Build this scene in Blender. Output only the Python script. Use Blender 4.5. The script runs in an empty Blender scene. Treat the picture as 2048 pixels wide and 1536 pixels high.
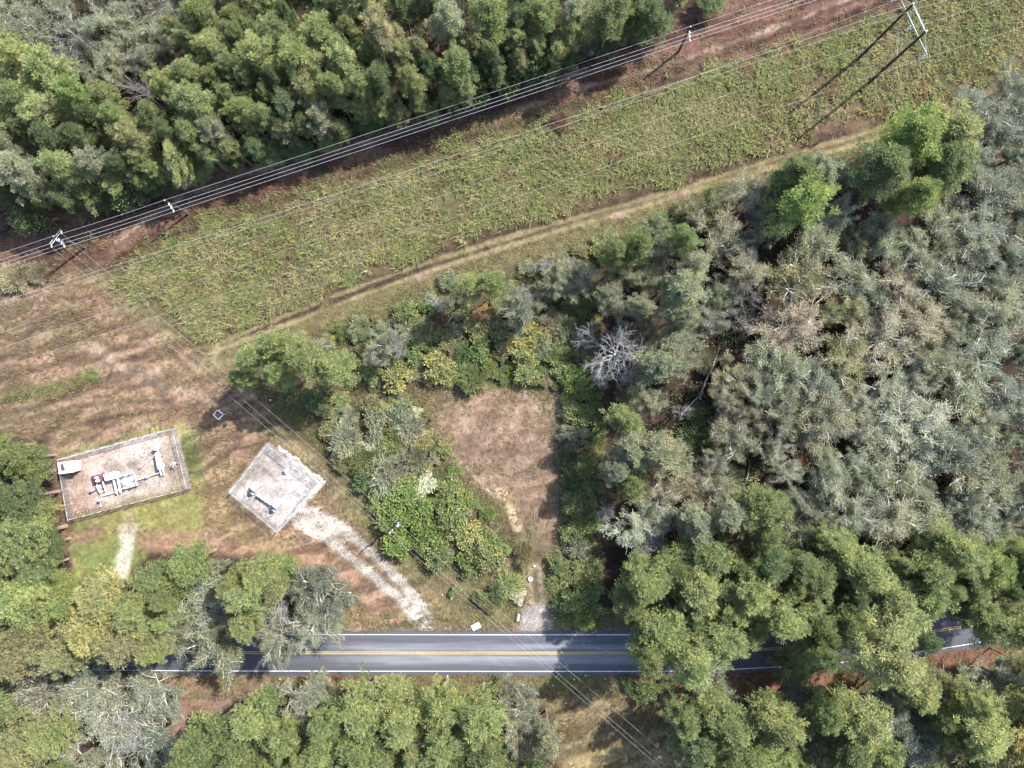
import bpy, math, random
import numpy as np
from mathutils import Vector, Matrix

# ------------------------------------------------------------------ camera, sky, sun, exposure
SC = bpy.context.scene
H = 122.0                      # flying height of the drone, metres
FPX = 1421.0                   # focal length in pixels of a 2048 wide frame
TILT = math.atan(38.0 / FPX)   # slight forward tilt
cam_d = bpy.data.cameras.new('drone_camera')
cam = bpy.data.objects.new('drone_camera', cam_d)
SC.collection.objects.link(cam)
cam.location = (0, 0, H)
cam.rotation_euler = (TILT, 0, 0)
cam_d.sensor_width = 36.0
cam_d.lens = 36.0 * FPX / 2048.0
cam_d.clip_start = 1.0
cam_d.clip_end = 6000.0
SC.camera = cam

SUN_EL = math.radians(47)
SHD = Vector((-0.78, -0.62, 0)).normalized()      # where shadows fall on the ground
sun_from = Vector((-SHD.x * math.cos(SUN_EL), -SHD.y * math.cos(SUN_EL), math.sin(SUN_EL)))
W = bpy.data.worlds.new('World')
SC.world = W
W.use_nodes = True
wn = W.node_tree.nodes
wl = W.node_tree.links
sky = wn.new('ShaderNodeTexSky')
sky.sky_type = 'NISHITA'
sky.sun_disc = False
sky.sun_elevation = SUN_EL
sky.sun_rotation = math.atan2(sun_from.x, sun_from.y)
sky.air_density = 1.0
sky.dust_density = 1.5
wl.new(sky.outputs[0], wn['Background'].inputs[0])
wn['Background'].inputs[1].default_value = 0.15
sun_d = bpy.data.lights.new('sun', 'SUN')
sun_d.energy = 4.0
sun_d.angle = math.radians(0.5)
sun_d.color = (1.0, 0.965, 0.91)
sun = bpy.data.objects.new('sun', sun_d)
SC.collection.objects.link(sun)
sun.location = (60, 60, 150)
sun.rotation_euler = sun_from.to_track_quat('Z', 'Y').to_euler()
SC.view_settings.view_transform = 'Standard'
SC.view_settings.look = 'None'
SC.view_settings.exposure = 2.02
SC.view_settings.gamma = 1.0
SC.view_settings.use_curve_mapping = False

# ------------------------------------------------------------------ helpers
ct, st = math.cos(TILT), math.sin(TILT)


def P(px, py, z=0.0):
    """world point at height z that the photograph shows at pixel (px, py)"""
    u = (np.asarray(px, float) - 1024.0) / FPX
    v = -(np.asarray(py, float) - 768.0) / FPX
    dy = v * ct + st
    dz = v * st - ct
    t = (np.asarray(z, float) - H) / dz
    return u * t, dy * t


def PV(px, py, z=0.0):
    x, y = P(px, py, z)
    return Vector((float(x), float(y), float(z)))


def to_px(x, y, z=0.0):
    x = np.asarray(x, float)
    y = np.asarray(y, float)
    zz = np.asarray(z, float) - H
    yc = y * ct + zz * st
    zc = -y * st + zz * ct
    zc = np.minimum(zc, -1.0)
    return 1024.0 + FPX * x / -zc, 768.0 - FPX * yc / -zc


def make_noise(seed, n=64):
    return np.random.default_rng(seed).random((n, n))


_TAB = [make_noise(900 + i) for i in range(8)]


def vnoise(x, y, k=0):
    t = _TAB[k % 8]
    n = t.shape[0]
    xi = np.floor(x).astype(int)
    yi = np.floor(y).astype(int)
    fx = x - xi
    fy = y - yi
    fx = fx * fx * (3 - 2 * fx)
    fy = fy * fy * (3 - 2 * fy)
    a = t[xi % n, yi % n]
    b = t[(xi + 1) % n, yi % n]
    c = t[xi % n, (yi + 1) % n]
    d = t[(xi + 1) % n, (yi + 1) % n]
    return (a * (1 - fx) + b * fx) * (1 - fy) + (c * (1 - fx) + d * fx) * fy


def fbm(x, y, scale, k=0, oct=4):
    s = 0.0
    a = 0.5
    tot = 0.0
    f = 1.0 / scale
    for i in range(oct):
        s = s + a * vnoise(x * f + 17.3 * i, y * f - 9.1 * i, k + i)
        tot += a
        a *= 0.55
        f *= 2.03
    return s / tot


def sstep(a, b, x):
    t = np.clip((x - a) / (b - a), 0, 1)
    return t * t * (3 - 2 * t)


def poly_sd(px, py, poly):
    """signed pixel distance, positive inside"""
    px = np.asarray(px, float)
    py = np.asarray(py, float)
    inside = np.zeros(px.shape, bool)
    d2 = np.full(px.shape, 1e18)
    n = len(poly)
    for i in range(n):
        x0, y0 = poly[i]
        x1, y1 = poly[(i + 1) % n]
        ex, ey = x1 - x0, y1 - y0
        L = ex * ex + ey * ey + 1e-9
        t = np.clip(((px - x0) * ex + (py - y0) * ey) / L, 0, 1)
        dx = px - x0 - t * ex
        dy = py - y0 - t * ey
        d2 = np.minimum(d2, dx * dx + dy * dy)
        if y0 != y1:
            c = (y0 > py) != (y1 > py)
            xc = x0 + (py - y0) * ex / ey
            inside ^= c & (px < xc)
    d = np.sqrt(d2)
    return np.where(inside, d, -d)


def line_d(px, py, pts):
    px = np.asarray(px, float)
    py = np.asarray(py, float)
    d2 = np.full(px.shape, 1e18)
    for i in range(len(pts) - 1):
        x0, y0 = pts[i]
        x1, y1 = pts[i + 1]
        ex, ey = x1 - x0, y1 - y0
        L = ex * ex + ey * ey + 1e-9
        t = np.clip(((px - x0) * ex + (py - y0) * ey) / L, 0, 1)
        dx = px - x0 - t * ex
        dy = py - y0 - t * ey
        d2 = np.minimum(d2, dx * dx + dy * dy)
    return np.sqrt(d2)


def np_mesh(name, verts, faces_n, idx, mats, smooth=False, attrs=None, matidx=None):
    """mesh from flat numpy arrays; faces_n = corners per face, idx = flat corner indices"""
    me = bpy.data.meshes.new(name)
    verts = np.asarray(verts, np.float32)
    idx = np.asarray(idx, np.int32).ravel()
    faces_n = np.asarray(faces_n, np.int32)
    me.vertices.add(len(verts))
    me.vertices.foreach_set('co', verts.ravel())
    me.loops.add(len(idx))
    me.loops.foreach_set('vertex_index', idx)
    me.polygons.add(len(faces_n))
    starts = np.concatenate([[0], np.cumsum(faces_n)[:-1]]).astype(np.int32)
    me.polygons.foreach_set('loop_start', starts)
    me.polygons.foreach_set('loop_total', faces_n)
    if smooth:
        me.polygons.foreach_set('use_smooth', np.ones(len(faces_n), bool))
    if matidx is not None:
        me.polygons.foreach_set('material_index', np.asarray(matidx, np.int32))
    for m in (mats if isinstance(mats, (list, tuple)) else [mats]):
        me.materials.append(m)
    if attrs:
        for an, (ty, data) in attrs.items():
            a = me.attributes.new(an, ty, 'POINT')
            data = np.asarray(data, np.float32)
            if ty == 'FLOAT_COLOR':
                if data.shape[1] == 3:
                    data = np.concatenate([data, np.ones((len(data), 1), np.float32)], 1)
                a.data.foreach_set('color', data.ravel())
            else:
                a.data.foreach_set('value', data.ravel())
    me.update()
    me.validate()
    return me


def link(name, me, parent=None, loc=None, rot=None):
    o = bpy.data.objects.new(name, me)
    SC.collection.objects.link(o)
    if parent is not None:
        o.parent = parent
    if loc is not None:
        o.location = loc
    if rot is not None:
        o.rotation_euler = rot
    return o


def tag(o, label=None, cat=None, group=None, kind=None):
    if label:
        o['label'] = label
    if cat:
        o['category'] = cat
    if group:
        o['group'] = group
    if kind:
        o['kind'] = kind
    return o


def empty(name, loc, rz=0.0):
    o = bpy.data.objects.new(name, None)
    SC.collection.objects.link(o)
    o.location = loc
    o.rotation_euler = (0, 0, rz)
    o.empty_display_size = 0.5
    return o


class MB:
    """collects boxes, tubes and lathes for one mesh"""

    def __init__(self):
        self.v = []
        self.f = []

    def add(self, vs, fs):
        n = len(self.v)
        self.v += [tuple(p) for p in vs]
        self.f += [[i + n for i in q] for q in fs]
        return self

    def box(self, c, s, rz=0.0, bev=0.0):
        hx, hy, hz = s[0] / 2, s[1] / 2, s[2] / 2
        cz, sz = math.cos(rz), math.sin(rz)
        if bev <= 0:
            ring = [[(-hx, -hy), (hx, -hy), (hx, hy), (-hx, hy)]] * 2
            zs = [-hz, hz]
        else:
            b = bev
            o8 = [(-hx + b, -hy), (hx - b, -hy), (hx, -hy + b), (hx, hy - b), (hx - b, hy), (-hx + b, hy), (-hx, hy - b), (-hx, -hy + b)]
            i8 = [(x * (1 - b / hx), y * (1 - b / hy)) for x, y in o8]
            ring = [i8, o8, o8, i8]
            zs = [-hz, -hz + b, hz - b, hz]
        vs = []
        for r, z in zip(ring, zs):
            for x, y in r:
                vs.append((c[0] + x * cz - y * sz, c[1] + x * sz + y * cz, c[2] + z))
        n = len(ring[0])
        fs = [list(range(n))[::-1], [n * (len(zs) - 1) + i for i in range(n)]]
        for k in range(len(zs) - 1):
            for i in range(n):
                j = (i + 1) % n
                fs.append([k * n + i, k * n + j, (k + 1) * n + j, (k + 1) * n + i])
        return self.add(vs, fs)

    def tube(self, pts, rad, n=6, cap=True):
        pts = [Vector(p) for p in pts]
        if not isinstance(rad, (list, tuple, np.ndarray)):
            rad = [rad] * len(pts)
        vs = []
        fs = []
        ref = None
        for i, p in enumerate(pts):
            d = (pts[min(i + 1, len(pts) - 1)] - pts[max(i - 1, 0)])
            d = d.normalized() if d.length > 1e-9 else Vector((0, 0, 1))
            if ref is None:
                ref = Vector((1, 0, 0)) if abs(d.x) < 0.8 else Vector((0, 1, 0))
            a = d.cross(ref)
            a = a.normalized() if a.length > 1e-6 else d.orthogonal().normalized()
            b = d.cross(a)
            ref = b.cross(d) * 1.0 if False else ref
            for k in range(n):
                t = 2 * math.pi * k / n
                vs.append(p + (a * math.cos(t) + b * math.sin(t)) * rad[i])
        m = len(pts)
        for i in range(m - 1):
            for k in range(n):
                j = (k + 1) % n
                fs.append([i * n + k, i * n + j, (i + 1) * n + j, (i + 1) * n + k])
        if cap:
            fs.append(list(range(n)))
            fs.append([(m - 1) * n + k for k in range(n)][::-1])
        return self.add(vs, fs)

    def lathe(self, c, prof, n=16):
        vs = []
        fs = []
        for r, z in prof:
            for k in range(n):
                t = 2 * math.pi * k / n
                vs.append((c[0] + r * math.cos(t), c[1] + r * math.sin(t), c[2] + z))
        m = len(prof)
        for i in range(m - 1):
            for k in range(n):
                j = (k + 1) % n
                fs.append([i * n + k, i * n + j, (i + 1) * n + j, (i + 1) * n + k])
        fs.append([(m - 1) * n + k for k in range(n)])
        fs.append([k for k in range(n)][::-1])
        return self.add(vs, fs)

    def mesh(self, name, m, smooth=False):
        fn = [len(f) for f in self.f]
        idx = [i for f in self.f for i in f]
        return np_mesh(name, np.array(self.v, np.float32).reshape(-1, 3), fn, idx, m, smooth)

    def build(self, name, m, parent=None, smooth=False, loc=None, rot=None):
        return link(name, self.mesh(name, m, smooth), parent, loc, rot)


# ------------------------------------------------------------------ materials
def nmat(name):
    m = bpy.data.materials.new(name)
    m.use_nodes = True
    nt = m.node_tree
    for n in list(nt.nodes):
        nt.nodes.remove(n)
    out = nt.nodes.new('ShaderNodeOutputMaterial')
    return m, nt, out


def N(nt, t, **kw):
    n = nt.nodes.new(t)
    for k, v in kw.items():
        if hasattr(n, k):
            setattr(n, k, v)
    return n


def ramp(nt, stops):
    r = nt.nodes.new('ShaderNodeValToRGB')
    e = r.color_ramp.elements
    while len(e) < len(stops):
        e.new(0.5)
    for q, (p, c) in zip(e, stops):
        q.position = p
        q.color = (c[0], c[1], c[2], 1) if len(c) == 3 else c
    return r


def solid(name, col, rough=0.6, metal=0.0, var=0.25, scale=3.0, bump=0.0):
    m, nt, out = nmat(name)
    b = N(nt, 'ShaderNodeBsdfPrincipled')
    b.inputs['Roughness'].default_value = rough
    b.inputs['Metallic'].default_value = metal
    b.inputs['Specular IOR Level'].default_value = 0.3
    geo = N(nt, 'ShaderNodeNewGeometry')
    no = N(nt, 'ShaderNodeTexNoise')
    no.inputs['Scale'].default_value = scale
    no.inputs['Detail'].default_value = 5
    nt.links.new(geo.outputs['Position'], no.inputs['Vector'])
    r = ramp(nt, [(0.3, [c * (1 - var) for c in col]), (0.7, [min(1, c * (1 + var * 0.6)) for c in col])])
    nt.links.new(no.outputs[0], r.inputs[0])
    nt.links.new(r.outputs[0], b.inputs['Base Color'])
    if bump:
        bp = N(nt, 'ShaderNodeBump')
        bp.inputs['Strength'].default_value = bump
        nt.links.new(no.outputs[0], bp.inputs['Height'])
        nt.links.new(bp.outputs[0], b.inputs['Normal'])
    nt.links.new(b.outputs[0], out.inputs[0])
    return m


def leaf_mat(name, trans=0.5, use_obj=True):
    m, nt, out = nmat(name)
    tint = N(nt, 'ShaderNodeAttribute', attribute_name='tint')
    if use_obj:
        oi = N(nt, 'ShaderNodeObjectInfo')
        base = oi.outputs['Color']
    else:
        at = N(nt, 'ShaderNodeAttribute', attribute_name='col')
        base = at.outputs['Color']
    r = ramp(nt, [(0.0, (0.55, 0.62, 0.62)), (0.45, (0.95, 1.0, 0.95)), (0.8, (1.3, 1.22, 1.0)), (1.0, (1.75, 1.5, 1.15))])
    nt.links.new(tint.outputs['Fac'], r.inputs[0])
    mx = N(nt, 'ShaderNodeMix', data_type='RGBA', blend_type='MULTIPLY')
    mx.inputs[0].default_value = 1.0
    nt.links.new(base, mx.inputs[6])
    nt.links.new(r.outputs[0], mx.inputs[7])
    d = N(nt, 'ShaderNodeBsdfDiffuse')
    t = N(nt, 'ShaderNodeBsdfTranslucent')
    nt.links.new(mx.outputs[2], d.inputs[0])
    nt.links.new(mx.outputs[2], t.inputs[0])
    ms = N(nt, 'ShaderNodeMixShader')
    ms.inputs[0].default_value = trans
    nt.links.new(d.outputs[0], ms.inputs[1])
    nt.links.new(t.outputs[0], ms.inputs[2])
    nt.links.new(ms.outputs[0], out.inputs[0])
    return m


def ground_material():
    m, nt, out = nmat('ground')
    at = N(nt, 'ShaderNodeAttribute', attribute_name='col')
    rg = N(nt, 'ShaderNodeAttribute', attribute_name='rough')
    geo = N(nt, 'ShaderNodeNewGeometry')
    n1 = N(nt, 'ShaderNodeTexNoise')
    n1.inputs['Scale'].default_value = 1.6
    n1.inputs['Detail'].default_value = 8
    n1.inputs['Roughness'].default_value = 0.7
    n2 = N(nt, 'ShaderNodeTexNoise')
    n2.inputs['Scale'].default_value = 0.55
    n2.inputs['Detail'].default_value = 6
    n2.inputs['Distortion'].default_value = 1.2
    for n in (n1, n2):
        nt.links.new(geo.outputs['Position'], n.inputs['Vector'])
    r1 = ramp(nt, [(0.30, (0.62, 0.60, 0.60)), (0.5, (1, 1, 1)), (0.70, (1.36, 1.34, 1.30))])
    nt.links.new(n1.outputs[0], r1.inputs[0])
    r2 = ramp(nt, [(0.35, (0.86, 0.82, 0.80)), (0.65, (1.12, 1.14, 1.10))])
    nt.links.new(n2.outputs[0], r2.inputs[0])
    mm = N(nt, 'ShaderNodeMix', data_type='RGBA', blend_type='MULTIPLY')
    mm.inputs[0].default_value = 1.0
    nt.links.new(r1.outputs[0], mm.inputs[6])
    nt.links.new(r2.outputs[0], mm.inputs[7])
    mx = N(nt, 'ShaderNodeMix', data_type='RGBA', blend_type='MULTIPLY')
    nt.links.new(rg.outputs['Fac'], mx.inputs[0])
    nt.links.new(at.outputs['Color'], mx.inputs[6])
    nt.links.new(mm.outputs[2], mx.inputs[7])
    b = N(nt, 'ShaderNodeBsdfPrincipled')
    b.inputs['Roughness'].default_value = 0.95
    b.inputs['Specular IOR Level'].default_value = 0.1
    nt.links.new(mx.outputs[2], b.inputs['Base Color'])
    bp = N(nt, 'ShaderNodeBump')
    bp.inputs['Strength'].default_value = 0.55
    bp.inputs['Distance'].default_value = 0.25
    nt.links.new(n1.outputs[0], bp.inputs['Height'])
    nt.links.new(bp.outputs[0], b.inputs['Normal'])
    nt.links.new(b.outputs[0], out.inputs[0])
    return m


def asphalt_material():
    m, nt, out = nmat('asphalt')
    v = N(nt, 'ShaderNodeAttribute', attribute_name='lane')
    s = N(nt, 'ShaderNodeAttribute', attribute_name='wear_sun')
    geo = N(nt, 'ShaderNodeNewGeometry')
    mp = N(nt, 'ShaderNodeMapping')
    mp.inputs['Scale'].default_value = (0.07, 1.6, 1.0)
    nt.links.new(geo.outputs['Position'], mp.inputs['Vector'])
    n1 = N(nt, 'ShaderNodeTexNoise')
    n1.inputs['Scale'].default_value = 1.0
    n1.inputs['Detail'].default_value = 6
    nt.links.new(mp.outputs[0], n1.inputs['Vector'])
    n2 = N(nt, 'ShaderNodeTexNoise')
    n2.inputs['Scale'].default_value = 7.0
    n2.inputs['Detail'].default_value = 4
    nt.links.new(geo.outputs['Position'], n2.inputs['Vector'])
    r = ramp(nt, [(0.0, (0.031, 0.033, 0.041)), (0.35, (0.045, 0.047, 0.057)), (0.62, (0.105, 0.107, 0.120)), (1.0, (0.20, 0.197, 0.207))])
    a = N(nt, 'ShaderNodeMath', operation='MULTIPLY_ADD')
    nt.links.new(n1.outputs[0], a.inputs[0])
    a.inputs[1].default_value = 0.55
    nt.links.new(s.outputs['Fac'], a.inputs[2])
    a2 = N(nt, 'ShaderNodeMath', operation='SUBTRACT')
    nt.links.new(a.outputs[0], a2.inputs[0])
    a2.inputs[1].default_value = 0.27
    nt.links.new(a2.outputs[0], r.inputs[0])
    r2 = ramp(nt, [(0.35, (0.85, 0.85, 0.85)), (0.65, (1.12, 1.12, 1.12))])
    nt.links.new(n2.outputs[0], r2.inputs[0])
    mx = N(nt, 'ShaderNodeMix', data_type='RGBA', blend_type='MULTIPLY')
    mx.inputs[0].default_value = 1.0
    nt.links.new(r.outputs[0], mx.inputs[6])
    nt.links.new(r2.outputs[0], mx.inputs[7])
    b = N(nt, 'ShaderNodeBsdfPrincipled')
    b.inputs['Roughness'].default_value = 0.75
    b.inputs['Specular IOR Level'].default_value = 0.35
    nt.links.new(mx.outputs[2], b.inputs['Base Color'])
    nt.links.new(b.outputs[0], out.inputs[0])
    return m


M_ground = ground_material()
M_asphalt = asphalt_material()
M_leaf = leaf_mat('foliage')
M_blade = leaf_mat('grass_blades', 0.4, False)
M_bark = solid('pine_bark', (0.13, 0.095, 0.07), 0.9, 0, 0.4, 4, 0.4)
M_oakbark = solid('oak_bark', (0.32, 0.30, 0.27), 0.9, 0, 0.35, 3, 0.3)
M_dead = solid('bleached_wood', (0.245, 0.235, 0.225), 0.85, 0, 0.3, 4, 0.2)
M_deadtan = solid('grey_dead_wood', (0.19, 0.172, 0.155), 0.85, 0, 0.3, 4, 0.2)
M_pole = solid('creosote_wood', (0.050, 0.032, 0.027), 0.8, 0, 0.4, 2)
M_cable = solid('aluminium_cable', (0.22, 0.22, 0.235), 0.45, 0.0, 0.1, 1)
M_cabledim = solid('weathered_cable', (0.21, 0.21, 0.195), 0.55, 0.0, 0.15, 1)
M_insul = solid('pale_insulator', (0.50, 0.52, 0.53), 0.3, 0, 0.1, 2)
M_galv = solid('galvanised_steel', (0.30, 0.31, 0.325), 0.45, 0.25, 0.2, 3)
M_galvdark = solid('dull_steel', (0.22, 0.22, 0.22), 0.6, 0.2, 0.3, 3)
M_white = solid('white_paint', (0.60, 0.60, 0.60), 0.45, 0, 0.08, 2)
M_maroon = solid('maroon_paint', (0.075, 0.024, 0.036), 0.6, 0, 0.3, 2)
M_dark = solid('dark_panel', (0.05, 0.05, 0.06), 0.35, 0, 0.3, 2)
M_grey = solid('grey_blue_paint', (0.25, 0.28, 0.32), 0.5, 0.1, 0.2, 2)
M_conc = solid('concrete', (0.42, 0.405, 0.385), 0.9, 0, 0.2, 2, 0.2)
M_linew = solid('white_road_paint', (0.44, 0.44, 0.43), 0.7, 0, 0.22, 2.2)
M_liney = solid('yellow_road_paint', (0.36, 0.265, 0.085), 0.7, 0, 0.25, 2.2)
M_mesh = solid('chain_link_wire', (0.25, 0.245, 0.245), 0.5, 0.2, 0.15, 2)

# ------------------------------------------------------------------ ground layout (photo pixels at ground level)
FOREST = (0.070, 0.048, 0.038)
OPEN = [(-300, 565), (60, 560), (150, 528), (250, 580), (330, 650), (440, 695), (500, 760), (560, 830), (700, 985), (940, 1262), (640, 1266), (690, 1180), (560, 1115), (300, 1095), (240, 1160), (140, 1150), (120, 1000), (100, 880), (-300, 850)]
FIELD = [(225, 565), (290, 508), (420, 445), (640, 384), (800, 322), (1020, 250), (1160, 218), (1400, 142), (1560, 98), (1750, 22), (1900, -60), (2300, -200), (2300, 55), (2048, 132), (1880, 198), (1720, 254), (1560, 298), (1380, 356), (1150, 421), (1000, 465), (850, 513), (700, 567), (560, 622), (450, 668), (395, 664), (320, 630), (250, 590)]
NTRACK = [(-300, 640), (-300, 430), (100, 420), (330, 360), (600, 300), (850, 220), (1150, 120), (1450, -10), (1700, -120), (2100, -260), (2300, -250), (1900, -20), (1720, 40), (1500, 125), (1160, 205), (800, 325), (560, 395), (400, 450), (280, 505), (220, 545), (120, 535), (40, 570)]
NRUTS = [[(235, 488), (300, 440), (360, 405), (460, 362), (560, 335)], [(560, 352), (700, 302), (800, 270), (900, 238), (1000, 205), (1100, 168), (1200, 140)], [(1040, 228), (1140, 190), (1250, 160), (1380, 122), (1500, 78), (1600, 45), (1700, 5), (1800, -40)]]
LTRACK = [(420, 705), (560, 655), (700, 600), (850, 545), (1000, 498), (1150, 452), (1250, 425), (1380, 384), (1560, 330), (1720, 288), (1880, 232), (2100, 160), (2300, 90)]
LTRACK2 = [(430, 690), (560, 634), (700, 580), (850, 527), (1000, 480), (1150, 436), (1250, 410), (1380, 372), (1560, 314), (1720, 270), (1880, 216), (2100, 144), (2300, 75)]
LOT = [(500, 770), (600, 690), (850, 590), (1200, 480), (1215, 1000), (1200, 1262), (945, 1262), (720, 990)]
CLEAR = [(872, 795), (950, 772), (1050, 768), (1108, 800), (1122, 900), (1118, 1000), (1128, 1060), (1098, 1120), (1050, 1100), (1036, 1050), (985, 1010), (930, 950), (890, 900), (866, 845)]
SCLEAR = [(1080, 1370), (1340, 1372), (1370, 1480), (1420, 1620), (1150, 1620), (1120, 1460)]
SLGAP = [(320, 1352), (640, 1346), (500, 1400), (430, 1480), (360, 1600), (300, 1600), (350, 1440)]
LAWN_N = [(118, 908), (360, 842), (372, 852), (368, 866), (130, 930)]
LAWN_E = [(350, 850), (395, 855), (415, 1000), (412, 1080), (375, 1085), (380, 985)]
LAWN_S = [(150, 1040), (382, 978), (412, 1000), (408, 1080), (310, 1092), (275, 1135), (225, 1158), (150, 1160), (138, 1100)]
PAD1 = [(120, 915), (354, 855), (384, 977), (148, 1040)]
PAD2 = [(536, 885), (652, 965), (553, 1068), (456, 984)]
DRIVE = [[(610, 1015), (690, 1058), (760, 1120), (815, 1178), (846, 1218), (856, 1246)], [(596, 1040), (660, 1082), (740, 1148), (800, 1200), (828, 1240)]]
WDRIVE = [(262, 1030), (258, 1062), (252, 1100), (240, 1150)]
DTRACK = [(290, 1082), (400, 1084), (520, 1094), (620, 1116), (690, 1146), (750, 1200), (790, 1250)]
APRON = [(1044, 1216), (1066, 1208), (1098, 1212), (1108, 1262), (1040, 1264)]
LOTTRACK = [(1068, 1085), (1066, 1130), (1072, 1180), (1076, 1240)]
SANDST = [(1002, 985), (1015, 1010), (1030, 1040), (1036, 1055)]
ROADC = [(-1800, 1284), (-900, 1290), (-100, 1299), (330, 1304.5), (640, 1305.5), (1250, 1306), (1400, 1304.5), (1500, 1300), (1600, 1294), (1720, 1284), (1870, 1262), (2048, 1232), (2250, 1192), (2700, 1090), (3600, 860)]


def mixc(c, col, m):
    return c * (1 - m[:, None]) + np.asarray(col)[None, :] * m[:, None] if not (isinstance(col, np.ndarray) and col.ndim == 2) else c * (1 - m[:, None]) + col * m[:, None]


def ground_color(x, y):
    """albedo of the bare ground at world points"""
    px, py = to_px(x, y)
    wob = (fbm(x, y, 4.0, 1) - 0.5) * 42 + (fbm(x, y, 1.1, 4, 3) - 0.5) * 14
    a = fbm(x, y, 9.0, 2)
    b = fbm(x, y, 2.6, 3)
    c2 = fbm(x, y, 1.0, 5, 3)
    n = len(x)
    c = np.tile(np.array(FOREST), (n, 1))
    c = mixc(c, (0.12, 0.072, 0.055), sstep(0.45, 0.75, b) * 0.6)
    rough = np.ones(n)

    def poly(p, w, col, amp=1.0, k=1.0):
        nonlocal c
        m = sstep(-w, w, poly_sd(px, py, p) + wob * k) * amp
        c = mixc(c, col, m)
        return m

    def line(p, w, soft, col, amp=1.0, k=0.35):
        nonlocal c
        m = (1 - sstep(w - soft, w + soft, line_d(px, py, p) + wob * k)) * amp
        c = mixc(c, col, m)
        return m

    # open dry ground on the west side
    tan = np.array((0.325, 0.218, 0.150))
    pinkb = np.array((0.300, 0.185, 0.135))
    dkb = np.array((0.175, 0.115, 0.085))
    olive = np.array((0.235, 0.215, 0.105))
    t1 = sstep(0.40, 0.62, a)[:, None]
    t2 = sstep(0.50, 0.72, b)[:, None]
    dry = tan * (1 - t1) + pinkb * t1
    dry = dry * (1 - 0.75 * t2) + dkb * 0.75 * t2
    t3 = (sstep(0.47, 0.68, fbm(x, y, 6.0, 6)) * 0.28)[:, None]
    dry = dry * (1 - t3) + olive * t3
    dm = poly(OPEN, 14, dry)
    # green fringe beside the field and by the lot diagonal
    line([(200, 545), (300, 620), (420, 690), (470, 740)], 26, 22, (0.24, 0.225, 0.11), 0.7)
    line([(560, 850), (700, 1000), (940, 1255)], 30, 30, (0.225, 0.205, 0.10), 0.65)
    line([(20, 795), (100, 780), (185, 752)], 13, 9, (0.13, 0.15, 0.05), 0.9)
    for arc in ([(-20, 640), (40, 655), (70, 640), (100, 612)], [(-20, 668), (40, 682), (85, 655)], [(140, 620), (170, 660), (215, 690)], [(190, 710), (225, 735), (215, 760)], [(-20, 720), (90, 690), (150, 660)], [(-20, 760), (60, 742), (140, 716)], [(-20, 830), (70, 815), (200, 770)], [(30, 845), (160, 812), (260, 800)], [(240, 720), (300, 760), (350, 820)], [(330, 690), (380, 740), (420, 790)], [(100, 860), (250, 830), (360, 815)]):
        line(arc, 5, 4, (0.13, 0.09, 0.068), 0.85, 0.15)
    for arc in ([(-20, 610), (40, 600), (90, 598)], [(180, 700), (330, 770), (420, 800)]):
        line(arc, 12, 16, (0.46, 0.35, 0.275), 0.55, 0.4)
    # corridor under the power lines
    fcol = np.array((0.17, 0.150, 0.075)) * (1 - t1) + np.array((0.21, 0.145, 0.095)) * t1
    poly(FIELD, 14, fcol)
    nt_ = np.array((0.180, 0.096, 0.072)) * (1 - t2) + np.array((0.155, 0.102, 0.070)) * t2
    poly(NTRACK, 12, nt_)
    for p in NRUTS:
        line(p, 15, 12, (0.20, 0.115, 0.088), 0.75)
        line([(q[0] - 1, q[1] - 6) for q in p], 4, 4, (0.44, 0.33, 0.27), 0.6, 0.3)
    strip = [(430, 700), (560, 650), (1150, 445), (1600, 310), (2100, 140), (2100, 190), (1720, 320), (1450, 390), (1200, 500), (850, 610), (600, 710), (500, 760)]
    poly(strip, 10, np.array((0.22, 0.20, 0.095)) * (1 - t2) + np.array((0.19, 0.145, 0.085)) * t2)
    line(LTRACK, 3.6, 4, (0.42, 0.345, 0.19), 0.8, 0.3)
    line(LTRACK2, 3.6, 4, (0.41, 0.335, 0.185), 0.75, 0.3)
    for q, r in (((1362, 386), 13), ((1240, 430), 10), ((845, 552), 10), ((1660, 222), 15), ((1740, 105), 12)):
        line([(q[0] - r, q[1] + 3), (q[0] + r, q[1] - 3)], 7, 6, (0.46, 0.34, 0.26), 0.9)
    # the lot
    lotc = np.array((0.135, 0.110, 0.062)) * (1 - t2) + np.array((0.17, 0.12, 0.08)) * t2
    poly(LOT, 14, lotc)
    line([(700, 985), (790, 1085), (900, 1180), (1000, 1235)], 30, 25, (0.205, 0.185, 0.092), 0.9)
    line([(880, 1170), (960, 1165), (1040, 1150)], 22, 16, (0.26, 0.19, 0.12), 0.8)
    cc = np.array((0.345, 0.240, 0.172)) * (1 - t2) + np.array((0.27, 0.185, 0.135)) * t2
    cc = cc * (1 - 0.5 * sstep(0.62, 0.8, c2)[:, None]) + np.array((0.44, 0.33, 0.26)) * 0.5 * sstep(0.62, 0.8, c2)[:, None]
    poly(CLEAR, 20, cc, 1.0, 1.0)
    line([(905, 905), (950, 955), (1002, 1008)], 1.6, 2.5, (0.68, 0.53, 0.40), 0.9, 0.05)
    line(SANDST, 8, 6, (0.85, 0.66, 0.42), 0.9, 0.3)
    line([(1008, 990), (1020, 1000)], 12, 8, (0.68, 0.50, 0.30), 0.8, 0.3)
    line(LOTTRACK, 30, 14, (0.20, 0.165, 0.10), 0.8)
    line([(q[0] - 12, q[1]) for q in LOTTRACK[1:]], 5, 5, (0.50, 0.37, 0.27), 0.85, 0.15)
    line([(q[0] + 12, q[1]) for q in LOTTRACK[1:]], 4, 5, (0.46, 0.37, 0.30), 0.85, 0.15)
    line([(1000, 1132), (1040, 1126), (1062, 1132)], 8, 8, (0.54, 0.38, 0.27), 0.8, 0.3)
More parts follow.
